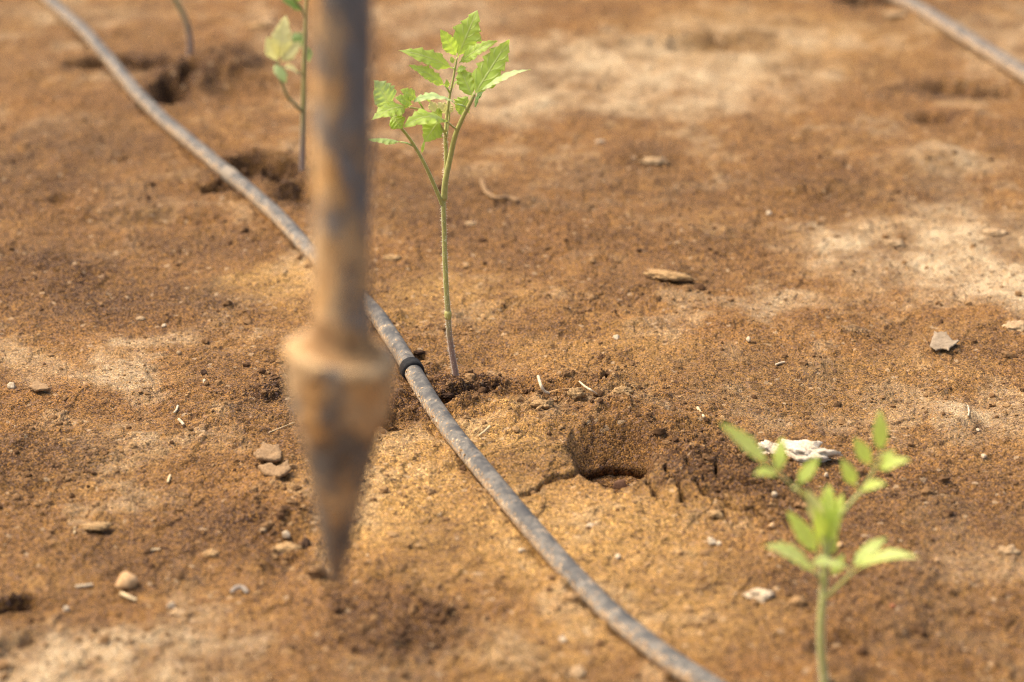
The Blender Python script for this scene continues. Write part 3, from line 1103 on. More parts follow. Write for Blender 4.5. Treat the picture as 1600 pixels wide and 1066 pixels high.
GRP = "tomato seedlings planted in a row along the pipe"
main_leaves = [
    dict(petiole=[(696, 206), (698, 180, .004), (703, 148, .006), (708, 124, .008), (714, 90, .010)], r=(2.6, 1.4), leaflets=[
        ((715, 90, .010), (746, 16, .016), 43, .85, dict(bend=.06, fold=.22)),
        ((714, 88, .010), (688, 46, .004), 25, .8, dict(bend=.05, lobes=.7)),
        ((717, 99, .009), (777, 64, .004), 24, .6, dict(bend=.10)),
        ((707, 107, .008), (623, 79, .000), 28, .62, dict(bend=.10, stalk=(711, 109, .008))),
        ((713, 112, .006), (729, 106, .002), 12, .6, dict(lobes=.5)),
        ((695, 134, .004), (639, 102, -.004), 24, .62, dict(bend=.10, stalk=(703, 146, .006))),
        ((709, 138, .004), (716, 128, -.002), 12, .5, dict(lobes=.5)),
        ((699, 138, .006), (698, 124, .006), 8, .7, dict(lobes=.4)),
        ((708, 100, .010), (705, 88, .012), 8, .7, dict(lobes=.4))]),
    dict(petiole=[(694, 312), (696, 282), (704, 244), (711, 213, -.002), (723, 184, -.004), (735, 160, -.006), (741, 147, -.006)], r=(5.0, 2.8), leaflets=[
        ((740, 150, -.006), (796, 62, .006), 44, .85, dict(bend=.05, fold=.2, lobes=1.1)),
        ((738, 152, -.004), (718, 104, .006), 30, .85, dict(bend=.05, lobes=.8)),
        ((748, 145, -.006), (829, 109, -.020), 26, .15, dict(bend=.10, fold=-.1, mat=M_LEAF1P)),
        ((715, 163, -.008), (647, 158, -.026), 36, .12, dict(bend=.12, mat=M_LEAF1P, stalk=(730, 169, -.005))),
        ((758, 141, .004), (742, 168, .012), 26, .4, dict(bend=.08, mat=M_LEAF3G)),
        ((733, 150, .006), (716, 178, .014), 30, .7, dict(bend=.1))]),
    dict(petiole=[(691, 320), (685, 305, -.002), (668, 266, -.006), (655, 241, -.008), (640, 217, -.010), (624, 197, -.012), (612, 184, -.014)], r=(3.6, 1.8), leaflets=[
        ((612, 170, -.014), (584, 126, -.020), 42, .55, dict(bend=.06, mat=M_LEAF1P, stalk=(612, 184, -.014))),
        ((636, 168, -.016), (581, 188, -.034), 32, .45, dict(bend=.14, fold=.15)),
        ((611, 181, -.014), (629, 201, -.020), 28, .75, dict(bend=.08)),
        ((607, 172, -.012), (613, 150, -.012), 13, .6, dict(lobes=.5)),
        ((626, 222, -.012), (576, 218, -.022), 20, .05, dict(bend=.07, fold=-.5, mat=M_LEAF1P, stalk=(645, 228, -.009))),
        ((659, 240, -.008), (664, 218, -.006), 5, .6, dict(lobes=.2))]),
    dict(petiole=[(697, 212), (686, 193, -.002), (671, 179, -.006), (655, 171, -.010), (640, 168, -.014)], r=(2.0, 1.2), leaflets=[
        ((652, 156, -.010), (625, 140, -.014), 20, .6, dict(bend=.08, stalk=(662, 172, -.008))),
        ((644, 164, -.014), (616, 153, -.022), 20, .6, dict(bend=.08)),
        ((672, 160, -.004), (663, 144, -.004), 8, .6, dict(lobes=.4)),
        ((680, 176, -.006), (672, 158, -.004), 15, .7, dict(mat=M_LEAF3))]),
    dict(petiole=[(714, 203), (705, 196, -.008), (698, 190, -.012)], r=(1.6, 1.2), leaflets=[
        ((699, 190, -.012), (631, 198, -.036), 42, .35, dict(bend=.16, fold=.2)),
        ((687, 188, -.012), (663, 222, -.024), 34, .8, dict(bend=.08, fold=.2))]),
    dict(petiole=[(697, 215), (700, 196, .006), (702, 175, .010), (694, 160, .012)], r=(1.8, 1.0), leaflets=[
        ((697, 178, .010), (684, 160, .010), 18, .8, dict(mat=M_LEAF3)),
        ((700, 180, .010), (703, 160, .012), 16, .8, dict(mat=M_LEAF3)),
        ((690, 186, .008), (674, 168, .008), 18, .8, {})]),
]
build_seedling((713, 592), "tallest sharp tomato seedling with bright green leaves beside the black ring on the pipe",
               [(713, 592), (708, 562), (702, 522), (700, 490), (697, 445), (695, 400), (694, 360), (693, 320), (696, 285, .003), (697, 250, .004), (696, 215, .004), (696, 204, .004)],
               main_leaves, (M_LEAF1, M_STEM1), GRP, (4.8, 2.7), node=(700, 491, 4.9), hairs=1000)

fore_leaves = [
    dict(petiole=[(1287, 905), (1288, 860, .004), (1285, 821, .006), (1270, 792, .004), (1247, 766, 0), (1218, 741, -.004)], r=(3.5, 1.8), leaflets=[
        ((1203, 726, -.004), (1125, 661, -.008), 30, .5, dict(bend=.04, lobes=.5, mat=M_LEAF2P, stalk=(1218, 741, -.004))),
        ((1216, 739, -.004), (1222, 682, .006), 21, .7, dict(bend=.05, lobes=.5)),
        ((1214, 739, -.004), (1178, 743, -.016), 24, .4, dict(bend=.1, lobes=.5)),
        ((1246, 758, 0), (1281, 712, .006), 22, .7, dict(bend=.05, lobes=.5, stalk=(1242, 762, 0))),
        ((1262, 776, .002), (1236, 764, -.012), 22, .3, dict(bend=.06, lobes=.5, mat=M_LEAF2P))]),
    dict(petiole=[(1288, 900), (1296, 850, .006), (1310, 812, .008), (1330, 785, .010), (1350, 762, .012), (1368, 730, .012), (1375, 708, .012)], r=(3.5, 1.6), leaflets=[
        ((1376, 706, .012), (1375, 640, .016), 24, .8, dict(bend=.05, lobes=.5)),
        ((1361, 727, .012), (1335, 684, .014), 24, .8, dict(bend=.05, lobes=.5, stalk=(1368, 732, .012))),
        ((1371, 732, .012), (1423, 719, .002), 24, .55, dict(bend=.1, lobes=.5)),
        ((1376, 720, .014), (1400, 705, .010), 14, .6, dict(lobes=.4)),
        ((1337, 760, .010), (1314, 716, .012), 22, .8, dict(bend=.05, lobes=.5, stalk=(1345, 766, .011))),
        ((1344, 766, .010), (1386, 756, 0), 20, .5, dict(bend=.1, lobes=.5))]),
    dict(petiole=[(1287, 900), (1288, 870, .002), (1286, 830, .002), (1285, 800, .004)], r=(4, 2), leaflets=[
        ((1289, 862, .004), (1276, 775, .010), 26, .85, dict(bend=.04, lobes=.5, mat=M_LEAF2)),
        ((1282, 820, .004), (1262, 764, .004), 26, .8, dict(bend=.08, lobes=.6, mat=M_LEAF3)),
        ((1290, 825, .006), (1295, 756, .012), 30, .8, dict(bend=.08, lobes=.6)),
        ((1298, 830, .010), (1317, 770, .018), 24, .7, dict(bend=.08, lobes=.6)),
        ((1292, 800, .000), (1282, 766, -.010), 24, .4, dict(bend=.12, lobes=.6)),
        ((1288, 840, .002), (1272, 790, -.004), 22, .7, dict(bend=.08, lobes=.5)),
        ((1294, 845, .006), (1310, 792, .006), 24, .7, dict(bend=.08, lobes=.5)),
        ((1290, 812, .010), (1300, 764, .020), 20, .8, dict(bend=.06, lobes=.5)),
        ((1296, 870, .004), (1306, 830, .010), 18, .7, dict(bend=.06, lobes=.4))]),
    dict(petiole=[(1287, 905), (1284, 880, -.002), (1278, 864, -.002)], r=(2.6, 1.6), leaflets=[
        ((1279, 866, -.002), (1229, 797, .004), 28, .75, dict(bend=.05, lobes=.5))]),
    dict(petiole=[(1286, 925), (1280, 900, -.008), (1270, 893, -.012)], r=(3, 2), leaflets=[
        ((1274, 892, -.012), (1192, 854, -.030), 44, .35, dict(bend=.08, lobes=.5, mat=M_LEAF2P))]),
    dict(petiole=[(1287, 936), (1300, 925, -.006), (1318, 908, -.012), (1333, 893, -.014)], r=(3.5, 2), leaflets=[
        ((1331, 888, -.014), (1386, 840, -.006), 26, .35, dict(bend=.10, lobes=.5, mat=M_LEAF2P)),
        ((1335, 893, -.014), (1436, 872, -.034), 30, .22, dict(bend=.14, lobes=.5, mat=M_LEAF2P)),
        ((1327, 890, -.016), (1268, 882, -.044), 42, .25, dict(bend=.06, lobes=.5, mat=M_LEAF2P)),
        ((1300, 900, -.010), (1318, 866, -.004), 20, .5, dict(bend=.06, lobes=.5))]),
]
build_seedling((1288, 1068), "blurred tomato seedling with slender pale green leaves nearest the camera, at lower right",
               [(1288, 1068), (1286, 1046), (1283, 1010), (1283, 970), (1286, 930), (1287, 900), (1288, 870)], fore_leaves, (M_LEAF2, M_STEM2), GRP, (7, 5), hairs=300)

back_leaves = [
    dict(petiole=[(474, 176), (462, 164, -.006), (450, 152, -.012), (443, 136, -.016), (436, 118, -.018), (434, 95, -.018)], r=(3, 1.8), leaflets=[
        ((434, 94, -.018), (447, 24, -.010), 34, .8, dict(bend=.06, mat=M_LEAF3, lobes=.5)),
        ((433, 96, -.018), (417, 57, -.022), 26, .8, dict(bend=.06, mat=M_LEAF3, lobes=.5)),
        ((438, 97, -.018), (470, 65, -.014), 26, .7, dict(bend=.08, mat=M_LEAF3, lobes=.5)),
        ((428, 100, -.018), (447, 130, -.028), 20, .4, dict(bend=.08, mat=M_LEAF1P, lobes=.5))]),
    dict(petiole=[(475, 120), (470, 115, -.004), (464, 113, -.008)], r=(2, 1.4), leaflets=[
        ((466, 113, -.008), (445, 107, -.020), 24, .4, dict(bend=.1, mat=M_LEAF3, lobes=.4))]),
    dict(petiole=[(476, 90), (474, 76, .010), (468, 68, .018)], r=(2, 1.4), leaflets=[
        ((474, 72, .014), (458, 52, .022), 24, .8, {}), ((478, 70, .014), (486, 96, .016), 20, .8, {})]),
    dict(petiole=[(478, 30), (472, 14, -.006), (462, 2, -.010), (450, -20, -.014)], r=(2.4, 1.6), leaflets=[
        ((474, 18, -.006), (440, 0, -.012), 18, .5, {}), ((464, 4, -.010), (470, -30, -.010), 22, .7, {}), ((452, -18, -.014), (420, -60, -.02), 30, .6, {})]),
    dict(petiole=[(480, 10), (486, -20, .006), (500, -60, .008), (520, -100, .008)], r=(2.4, 1.6), leaflets=[
        ((488, -25, .006), (520, -40, 0), 26, .6, {}), ((500, -60, .008), (470, -90, 0), 26, .6, {}), ((520, -100, .008), (545, -160, .01), 34, .7, {})]),
]
build_seedling((474, 292), "tomato seedling with one yellowed leaf standing behind the dibber's shaft",
               [(474, 292), (473, 250), (474, 200), (475, 150), (476, 100), (478, 50), (480, 5), (483, -40), (488, -90)], back_leaves, (M_LEAF3G, M_STEM3), GRP, (5, 3))
far_leaves = [dict(petiole=[(266, -20), (250, -50, -.01), (230, -70, -.015)], r=(2.4, 1.6), leaflets=[
    ((248, -52, -.01), (215, -40, -.02), 26, .6, {}), ((240, -62, -.012), (250, -100, -.012), 26, .6, {}), ((230, -70, -.015), (190, -100, -.02), 34, .6, {})]),
    dict(petiole=[(260, -50), (272, -80, .01), (290, -100, .012)], r=(2.4, 1.6), leaflets=[
        ((272, -80, .01), (300, -75, 0), 26, .6, {}), ((290, -100, .012), (320, -140, .01), 34, .6, {}), ((280, -92, .01), (265, -125, .01), 26, .6, {})])]
build_seedling((297, 88), "farthest tomato seedling, a bare bent stem seen in the top left",
               [(297, 88), (297, 66), (293, 42), (285, 20), (274, 0), (264, -25), (258, -60), (256, -100)], far_leaves, (M_LEAF3G, M_STEM3), GRP, (5, 3))


# ------------------------------------------------------------------ stones, clods, straws, flakes
def rock(name, px, py, wpx, hpx, mat, label, cat, group=None, rough=.25, yaw=0, flat_=.75, sink=.35, seed=0, sub=3):
    p = on_ground(px, py + hpx * .25)
    k_ = mpp(p)
    big = 1.0 if cat == 'clod' or M_CREAM in (mat,) else 1.15
    a = wpx * big * k_ / 2
    c = hpx * big * k_ / 2 / (.40 * .9 + .91 * flat_ * .55)
    r = random.Random(seed * 31 + int(px * 7 + py))
    if cat == 'clod':
        sub, rough, flat_, sink = 4, rough * 1.1, flat_ * .8, max(sink, .50)
    V0, F0 = ico(sub)
    o3 = [r.uniform(0, 50) for _ in range(3)]
    V = []
    for v in V0:
        n_ = perlin(np.array([v[0] * 1.6 + o3[0]]), np.array([v[1] * 1.6 + v[2] * 1.1 + o3[1]]), 3)[0] + .5 * perlin(np.array([v[0] * 3.7 + v[2] * 2 + o3[1]]), np.array([v[1] * 3.7 + o3[2]]), 5)[0]
        n_ = n_ + (.35 if sub < 4 else .8) * perlin(np.array([v[0] * 8 + o3[2]]), np.array([v[1] * 8 + v[2] * 6 + o3[0]]), 6)[0]
        s = 1 + rough * 2.0 * n_
        V.append(Vector((v[0] * a * s, v[1] * c * s, v[2] * c * flat_ * s)))
    for _ in range(0 if cat == 'clod' else 9):
        pn = Vector((r.gauss(0, 1), r.gauss(0, 1), r.gauss(.25, .8))).normalized()
        lim = r.uniform(.55, .85) * max(v.dot(pn) for v in V)
        V = [v - pn * (v.dot(pn) - lim) * .92 if v.dot(pn) > lim else v for v in V]
    rot = Matrix.Rotation(math.radians(yaw), 3, 'Z')
    V = [rot @ v for v in V]
    o = mesh_obj(name, V, [tuple(f) for f in F0], mat, smooth=sub >= 3)
    o.location = p + Vector((0, 0, c * flat_ * (1 - 2 * sink)))
    tag(o, label, cat, group)
    return o


def straw(name, pts, rpx, mat, label, cat, group=None, lift=.0, flatten=False):
    P = []
    for q in pts:
        p = on_ground(q[0], q[1])
        k_ = mpp(p)
        hgt = (q[2] if len(q) > 2 else .0006)
        p = flat(q[0], q[1], p.z + hgt + rpx * k_ * .6)
        P.append((*p, .78 * rpx * k_ * (q[3] if len(q) > 3 else 1)))
    sp = spline(P, 8 * len(P))
    V, Fc, _ = tube(sp[:, :3], sp[:, 3], 9, True, .18)
    c = Vector(sp[len(sp) // 2, :3])
    V = [v - c for v in V]
    o = mesh_obj(name, V, Fc, mat)
    o.location = c
    tag(o, label, cat, group)
    return o


def flake(name, pts, thick, mat, label, cat, tilt=0.0, curl=.0, group=None, seed=0, lift=.001):
    P = [on_ground(*q) for q in pts]
    c = sum(P, Vector()) / len(P)
    r = random.Random(seed)
    ring = []
    n = len(P)
    for i in range(n):
        for q in range(5):
            t = q / 5
            p = P[i].lerp(P[(i + 1) % n], t)
            p = p + (p - c) * r.uniform(-.07, .07)
            ring.append(Vector((p.x - c.x, p.y - c.y, 0)))
    levels = [1, .93, .62, .3]
    V, Fc = [], []
    m = len(ring)
    rad = max(v.length for v in ring)
    for side in (1, -1):
        for s in levels:
            for v in ring:
                w_ = v * s
                z_ = curl * (w_.length / rad) ** 2 * rad + tilt * w_.x + perlin(np.array([w_.x * 160 + seed]), np.array([w_.y * 160]), 4)[0] * .0016
                z_ += thick * .5 * (side if s < 1 else side * .55)
                V.append(w_ + Vector((0, 0, z_)))
    L_ = len(levels)
    for sd_ in (0, 1):
        off = sd_ * L_ * m
        for l in range(L_ - 1):
            for i in range(m):
                j = (i + 1) % m
                f = (off + l * m + i, off + l * m + j, off + (l + 1) * m + j, off + (l + 1) * m + i)
                Fc.append(f if sd_ == 0 else f[::-1])
        f = tuple(off + (L_ - 1) * m + i for i in range(m))
        Fc.append(f if sd_ == 0 else f[::-1])
    for i in range(m):
        j = (i + 1) % m
        Fc.append((i, L_ * m + i, L_ * m + j, j))
    o = mesh_obj(name, V, Fc, mat)
    zc = max(gz(p.x, p.y) for p in P + [c])
    o.location = Vector((c.x, c.y, (zc + gz(c.x, c.y)) / 2 + thick * .5 + lift))
    tag(o, label, cat, group)
    return o


M_WHITE = stone_material("white_crumbly_plaster", (.46, .35, .23), (.76, .67, .53), 260, .0012, .9, (.50, .36, .22))
M_CREAM = stone_material("cream_stone", (.36, .265, .16), (.60, .48, .33), 300, .0005, .8)
M_ORANGE = stone_material("orange_stone", (.40, .23, .10), (.56, .36, .185), 180, .0006, .8)
M_TAN = stone_material("tan_clod", (.30, .175, .075), (.48, .31, .145), 420, .0014, .95)
M_PALE = stone_material("pale_clod", (.27, .17, .085), (.46, .32, .18), 260, .0010, .95)
M_GREY = stone_material("grey_stone", (.22, .18, .14), (.42, .36, .28), 260, .0006, .85)
M_RED = stone_material("red_stone", (.26, .09, .04), (.40, .16, .08), 260, .0005, .85)
M_BROWN = stone_material("brown_stone", (.11, .055, .032), (.20, .105, .06), 220, .0006, .8)
M_DARK = stone_material("dark_clod", (.035, .018, .010), (.085, .045, .024), 300, .0010, .95)
M_STRAW = stone_material("dry_straw", (.48, .34, .17), (.68, .53, .32), 300, .0003, .75)
M_ROOT = stone_material("pale_root", (.44, .33, .20), (.68, .55, .38), 300, .0004, .8)
M_ROOTB = stone_material("brown_root", (.30, .16, .06), (.50, .31, .14), 300, .0004, .8)
M_BARK = stone_material("tan_soil_flake", (.21, .125, .060), (.36, .23, .12), 420, .0014, .95)
M_LITTER = stone_material("grey_dead_leaf", (.17, .125, .08), (.32, .245, .165), 200, .0006, .9)

rock("plaster_lump", 1254, 704, 72, 27, M_WHITE, "white crumbly plaster lump behind the near seedling, the larger piece", "plaster lump", "white plaster lumps", .42, -24, .55, .35, 1, 4)
rock("plaster_lump", 1206, 701, 34, 23, M_WHITE, "white plaster lump behind the near seedling, the smaller piece on the left", "plaster lump", "white plaster lumps", .42, -30, .55, .35, 2, 4)
flake("plaster_flake", [(1276, 708), (1288, 707), (1295, 721), (1286, 720)], .0022, M_CREAM, "thin pale flake at the right end of the white plaster lump", "flake", -.05, .05, None, 3)
rock("stone", 197, 908, 36, 26, M_ORANGE, "smooth orange stone lying at lower left beside two straws", "stone", "loose stones on the soil", .13, 15, .8, .3, 4)
rock("stone", 970, 757, 27, 13, M_BROWN, "brown stone stuck in the front rim of the dug hole", "stone", "loose stones on the soil", .12, 18, .8, .35, 5)
straw("shell_bit", [(362, 926), (368, 919, .002), (378, 918, .002), (387, 926)], 4.5, M_GREY, "curved grey shell-like bit lying left of the dibber's point", "shell bit")
rock("stone", 1112, 846, 17, 14, M_CREAM, "pale grey pebble below the cracks, larger of a touching pair", "stone", "loose stones on the soil", .14, 0, .9, .25, 6)
rock("stone", 1123, 849, 11, 8, M_CREAM, "small pale pebble touching a larger one below the cracks", "stone", "loose stones on the soil", .16, 0, .8, .25, 7)
rock("stone", 922, 821, 15, 8, M_CREAM, "white chip on golden soil straight below the hole", "stone", "loose stones on the soil", .16, 5, .6, .3, 8)
rock("stone", 965, 869, 12, 9, M_CREAM, "white chip on golden soil right of the pipe, lower of two", "stone", "loose stones on the soil", .16, 5, .6, .3, 9)
rock("stone", 815, 859, 13, 7, M_CREAM, "white chip touching the left side of the pipe", "stone", "loose stones on the soil", .14, 30, .6, .3, 10)
rock("stone", 879, 999, 16, 10, M_CREAM, "white pebble left of the pipe near the bottom edge", "stone", "loose stones on the soil", .14, -15, .7, .3, 11)
rock("clod", 903, 1047, 27, 22, M_PALE, "square pale clod at the bottom edge left of the pipe", "clod", "pale clods on the soil", .12, 0, .7, .4, 12)
rock("plaster_chip", 1188, 926, 46, 20, M_CREAM, "long cream plaster chip on bare soil left of the near seedling's stem", "plaster chip", None, .36, -30, .5, .4, 13, 4)
rock("clod", 1577, 858, 32, 20, M_PALE, "knobbly pale clod at the right edge", "clod", "pale clods on the soil", .26, -12, .8, .3, 14)
rock("stone", 1210, 772, 10, 10, M_CREAM, "round cream pebble just left of the near seedling's leaves", "stone", "loose stones on the soil", .1, 0, .9, .25, 15)
rock("stone", 1291, 743, 7, 7, M_CREAM, "tiny round cream pebble among the near seedling's leaves", "stone", "loose stones on the soil", .08, 0, .9, .2, 16, 2)
rock("stone", 1312, 852, 12, 9, M_ORANGE, "small orange pebble right of the near seedling's stem", "stone", "loose stones on the soil", .1, 0, .9, .2, 17, 2)
rock("stone", 1205, 822, 10, 10, M_ORANGE, "small orange pebble at the end of the long crack", "stone", "loose stones on the soil", .1, 0, .9, .2, 18, 2)
rock("stone", 1439, 983, 9, 8, M_CREAM, "tiny white pebble on dark soil at lower right", "stone", "loose stones on the soil", .1, 0, .9, .2, 19, 2)
rock("stone", 964, 527, 14, 9, M_CREAM, "white pebble on rough soil right of the tallest seedling's stem", "stone", "loose stones on the soil", .14, 0, .7, .3, 20)
rock("stone", 1170, 530, 10, 8, M_CREAM, "lone white pebble on smooth brown soil in mid field", "stone", "loose stones on the soil", .12, 0, .8, .25, 21, 2)
straw("straw_bit", [(1212, 570), (1220, 567), (1226, 566)], 2.2, M_ROOT, "short white straw bit on smooth brown soil", "straw", "bits of straw")
rock("clod", 1022, 248, 44, 18, M_PALE, "pale blurred clod far off in the middle", "clod", "pale clods on the soil", .26, 0, .7, .58, 22)
rock("stone", 938, 221, 15, 10, M_CREAM, "small pale blurred stone left of the far pale clod", "stone", "loose stones on the soil", .12, 0, .7, .3, 23)
rock("clod", 1398, 378, 34, 16, M_PALE, "pale clod lying on the bright dry patch at right", "clod", "pale clods on the soil", .25, -15, .7, .3, 24)
rock("stone", 1202, 333, 12, 9, M_CREAM, "small pale stone left of the bright dry patch", "stone", "loose stones on the soil", .12, 0, .7, .3, 25, 2)
rock("clod", 1555, 360, 40, 14, M_PALE, "flat pale clod on the far side of the bright dry patch", "clod", "pale clods on the soil", .2, 0, .5, .35, 26)
rock("clod", 1590, 507, 46, 26, M_PALE, "pale clod with a dark end cut by the right edge below the dry patch", "clod", "pale clods on the soil", .2, 25, .6, .35, 27)
rock("clod", 1046, 425, 76, 18, M_TAN, "long tan clod lying slantwise in mid field", "clod", "pale clods on the soil", .2, -22, .6, .62, 28)
flake("dead_leaf", [(1452, 548), (1460, 530), (1478, 529), (1486, 538), (1498, 541), (1486, 548), (1482, 556), (1472, 551), (1462, 557)], .0014, M_LITTER, "ragged grey dead leaf lying on brown soil at right", "dead leaf", .06, .10, None, 5, .0015)
straw("root_piece", [(841, 588, .007), (845, 602, .005), (850, 611, .002), (858, 615, .0015)], 3.2, M_ROOT, "pale bent root end sticking up right of the tallest seedling's foot", "root", "bits of root")
straw("root_piece", [(856, 615, .001), (872, 610, .002), (890, 609, .002), (902, 612)], 3.0, M_ROOTB, "brown root lying level beside the pale bent root end", "root", "bits of root")
straw("root_piece", [(905, 596, .002, .7), (914, 604, .003), (924, 610, .003), (932, 616)], 2.2, M_ROOT, "thin white root slanting down behind the hole", "root", "bits of root")
rock("clod", 900, 610, 26, 20, M_TAN, "tan clod between the brown root and the thin white root", "clod", "pale clods on the soil", .22, 0, .9, .3, 29)
rock("clod", 924, 622, 14, 10, M_PALE, "small pale clod under the thin white root", "clod", "pale clods on the soil", .2, 0, .9, .3, 30)
rock("clod", 848, 628, 32, 18, M_TAN, "tan clod just below the pale bent root end", "clod", "pale clods on the soil", .24, 0, .8, .4, 31)
rock("clod", 972, 608, 30, 17, M_TAN, "tan clod on the mound behind the hole, at its right", "clod", "pale clods on the soil", .24, 10, .8, .4, 32)
straw("straw_bit", [(1090, 637), (1094, 644), (1100, 652)], 3.2, M_STRAW, "short wide straw bit on soil right of the hole's mound", "straw", "bits of straw")
straw("straw_bit", [(748, 682), (756, 675, .002), (766, 666, .004)], 2.4, M_STRAW, "straw bit leaning beside the pipe below the tallest seedling", "straw", "bits of straw")
straw("root_piece", [(752, 282, .004), (760, 300, .003), (775, 309, .003), (795, 309, .003), (810, 314)], 4.2, M_BARK, "tan blurred root bit right of the tallest seedling's upper stem", "root", "bits of root")
rock("clod", 735, 348, 24, 9, M_PALE, "small pale clod right behind the tallest seedling's stem", "clod", "pale clods on the soil", .2, 0, .6, .35, 33)
rock("clod", 614, 400, 28, 12, M_TAN, "tan clod between the dibber's shaft and the tallest seedling's stem", "clod", "pale clods on the soil", .2, 0, .6, .35, 34)
flake("soil_flake", [(45, 612), (58, 606), (74, 609), (78, 615), (60, 618)], .002, M_BARK, "tan soil flake with a lifted edge at the left edge", "soil flake", .05, .16, "flakes of dried soil", 6)
flake("soil_flake", [(396, 722), (412, 702), (438, 704), (441, 720), (430, 730), (405, 731)], .0028, M_BARK, "broad tan soil flake left of the dibber, upper of two", "soil flake", -.05, .12, "flakes of dried soil", 7)
flake("soil_flake", [(402, 734), (424, 736), (432, 741), (452, 733), (455, 745), (438, 753), (416, 745)], .0028, M_BARK, "broad tan soil flake left of the dibber, lower of two", "soil flake", .08, .10, "flakes of dried soil", 8)
straw("straw_bit", [(118, 917), (134, 915), (145, 914)], 3.2, M_ROOT, "white straw lying level left of the orange stone", "straw", "bits of straw")
straw("straw_bit", [(189, 927), (200, 932), (213, 938)], 3.6, M_STRAW, "yellow straw lying just below the orange stone", "straw", "bits of straw")
rock("stone", 103, 951, 13, 11, M_CREAM, "small cream pebble below the white straw at lower left", "stone", "loose stones on the soil", .12, 0, .9, .25, 35, 2)
rock("plaster_chip", 267, 946, 14, 13, M_CREAM, "round cream chip at the head of a pale chain of clods, lower left", "plaster chip", None, .14, 0, .8, .3, 36)
rock("clod", 280, 956, 32, 15, M_PALE, "pale clod slanting below the round cream chip, lower left", "clod", "pale clods on the soil", .26, -30, .7, .35, 37)
rock("stone", 447, 835, 16, 11, M_CREAM, "white chip on a tan clod left of the dibber's cone", "stone", "loose stones on the soil", .15, 20, .7, .25, 38)
rock("clod", 449, 852, 42, 20, M_TAN, "large tan clod left of the dibber's cone", "clod", "pale clods on the soil", .2, 10, .6, .45, 39)
rock("clod", 478, 846, 17, 20, M_DARK, "small dark clod beside the large tan clod by the dibber", "clod", "dark clods on the soil", .2, 0, .9, .35, 40)
rock("stone", 411, 827, 14, 9, M_PALE, "pale chip above the large tan clod by the dibber", "stone", "loose stones on the soil", .15, 0, .7, .3, 41, 2)
rock("clod", 150, 818, 46, 16, M_TAN, "round flat tan clod on dark soil at left", "clod", "pale clods on the soil", .16, 0, .5, .5, 42)
rock("clod", 330, 862, 26, 14, M_TAN, "tan clod midway between orange stone and dibber's cone", "clod", "pale clods on the soil", .2, 0, .6, .45, 43)
rock("stone", 319, 583, 12, 10, M_DARK, "black crumb with a white chip under it in the left field", "stone", "loose stones on the soil", .2, 0, .9, .25, 44, 2)
rock("stone", 319, 596, 6, 8, M_CREAM, "tiny white chip right under a black crumb in the left field", "stone", "loose stones on the soil", .1, 0, .9, .25, 45, 2)
straw("straw_bit", [(279, 655), (284, 660), (287, 664)], 3, M_ROOT, "tiny forked white straw bit in the left field", "straw", "bits of straw")
straw("straw_bit", [(272, 645), (276, 640), (278, 634)], 2.2, M_ROOT, "thin white straw bit standing in the left field", "straw", "bits of straw")
straw("straw_bit", [(262, 754), (264, 748), (266, 743)], 2.6, M_STRAW, "short upright straw bit in the dark soil at left", "straw", "bits of straw")
straw("straw_bit", [(116, 834), (117, 829), (117, 825)], 2, M_STRAW, "tiny upright straw bit left of the round flat tan clod", "straw", "bits of straw")
straw("straw_bit", [(228, 863), (240, 859), (250, 858)], 2.2, M_STRAW, "thin level straw above and right of the orange stone", "straw", "bits of straw")
straw("straw_bit", [(420, 676), (440, 668), (460, 660)], 1.0, M_STRAW, "hair-thin straw lying left of the dibber's cone", "straw", "bits of straw")
rock("stone", 257, 509, 12, 7, M_CREAM, "white chip in the left field above the tan ledge", "stone", "loose stones on the soil", .12, 0, .7, .25, 46, 2)
rock("clod", 220, 496, 15, 9, M_PALE, "pale clod left of a white chip in the left field", "clod", "pale clods on the soil", .15, 0, .7, .3, 47)
rock("stone", 279, 552, 9, 8, M_PALE, "round tan pebble on the ledge in the left field", "stone", "loose stones on the soil", .1, 0, .9, .25, 48, 2)
rock("stone", 19, 602, 18, 12, M_CREAM, "pale pebble at the left edge above the lifted soil flake", "stone", "loose stones on the soil", .15, 0, .7, .35, 49)
rock("clod", 421, 32, 30, 18, M_PALE, "pale blurred clod far off left of the dibber's shaft, top", "clod", "pale clods on the soil", .2, 0, .6, .35, 50)
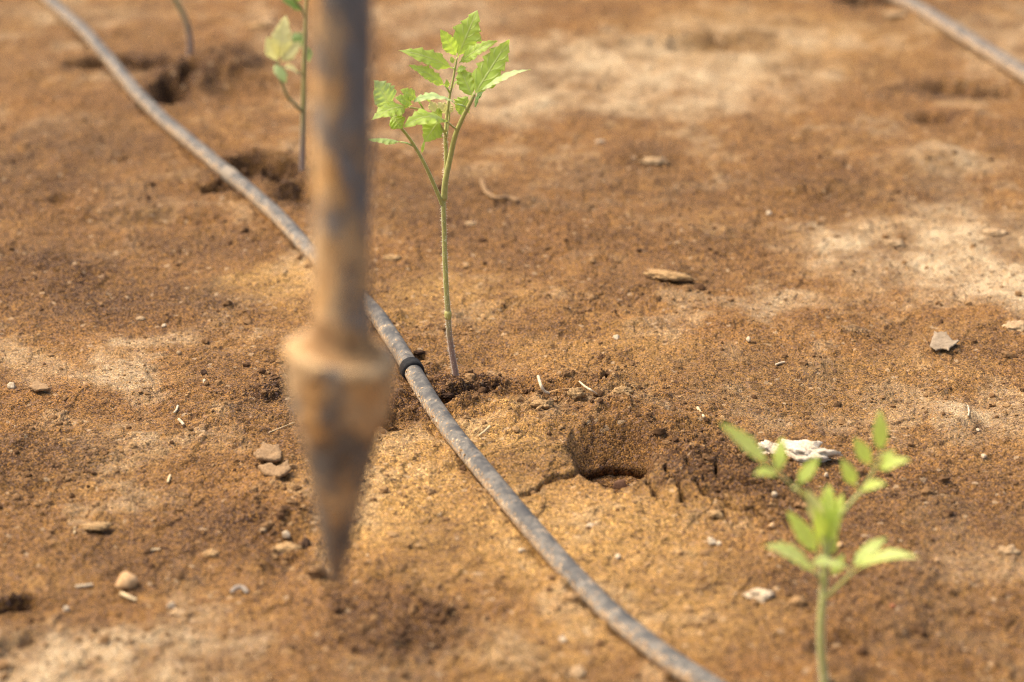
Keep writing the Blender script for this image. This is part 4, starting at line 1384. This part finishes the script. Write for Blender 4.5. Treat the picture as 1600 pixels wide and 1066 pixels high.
rock("clod", 402, 38, 30, 16, M_TAN, "tan blurred clod far off beside the pale one, top", "clod", "pale clods on the soil", .2, 0, .6, .4, 51)
rock("stone", 634, 561, 8, 7, M_DARK, "dark crumb resting by the black ring", "stone", "loose stones on the soil", .2, 0, .9, .3, 52, 2)
rock("clod", 655, 549, 16, 8, M_DARK, "dark clod between the pipe's black ring and the tallest seedling's stem", "clod", "dark clods on the soil", .2, 0, .9, .3, 53)
rock("clod", 722, 603, 22, 10, M_DARK, "dark clod at the tallest seedling's foot, right side", "clod", "dark clods on the soil", .25, 0, .9, .35, 54)
rock("clod", 700, 616, 20, 10, M_DARK, "dark clod in front of the tallest seedling's foot", "clod", "dark clods on the soil", .25, 20, .9, .35, 55)
rock("clod", 624, 640, 16, 12, M_TAN, "tan clod left of the pipe below its black ring", "clod", "pale clods on the soil", .22, 0, .9, .3, 56)
rock("clod", 1118, 800, 24, 13, M_TAN, "tan clod on the front edge of the long crack", "clod", "pale clods on the soil", .2, -20, .6, .5, 57)
rock("stone", 1538, 712, 13, 7, M_CREAM, "small white chip right of the near seedling, at right", "stone", "loose stones on the soil", .14, 0, .7, .3, 58, 2)
rock("stone", 1462, 875, 8, 8, M_ORANGE, "tiny orange pebble right of the near seedling's longest leaf", "stone", "loose stones on the soil", .1, 0, .9, .2, 59, 2)
rock("stone", 1395, 947, 8, 7, M_RED, "tiny red pebble right of the near seedling's stem", "stone", "loose stones on the soil", .1, 0, .9, .2, 60, 2)
straw("straw_bit", [(1512, 634), (1514, 642), (1513, 650)], 2.0, M_ROOT, "thin upright white straw bit at right beyond the near seedling", "straw", "bits of straw")
rock("stone", 1528, 672, 9, 6, M_CREAM, "white speck of stone below the upright straw bit at right", "stone", "loose stones on the soil", .1, 0, .8, .25, 61, 2)
straw("root_piece", [(1255, 740), (1262, 742), (1267, 741)], 2.4, M_ROOT, "short pale root bit below the white plaster lump", "root", "bits of root")
rock("clod", 1400, 20, 40, 14, M_PALE, "pale blurred clod beside the far pipe at upper right", "clod", "pale clods on the soil", .2, 0, .6, .4, 62)
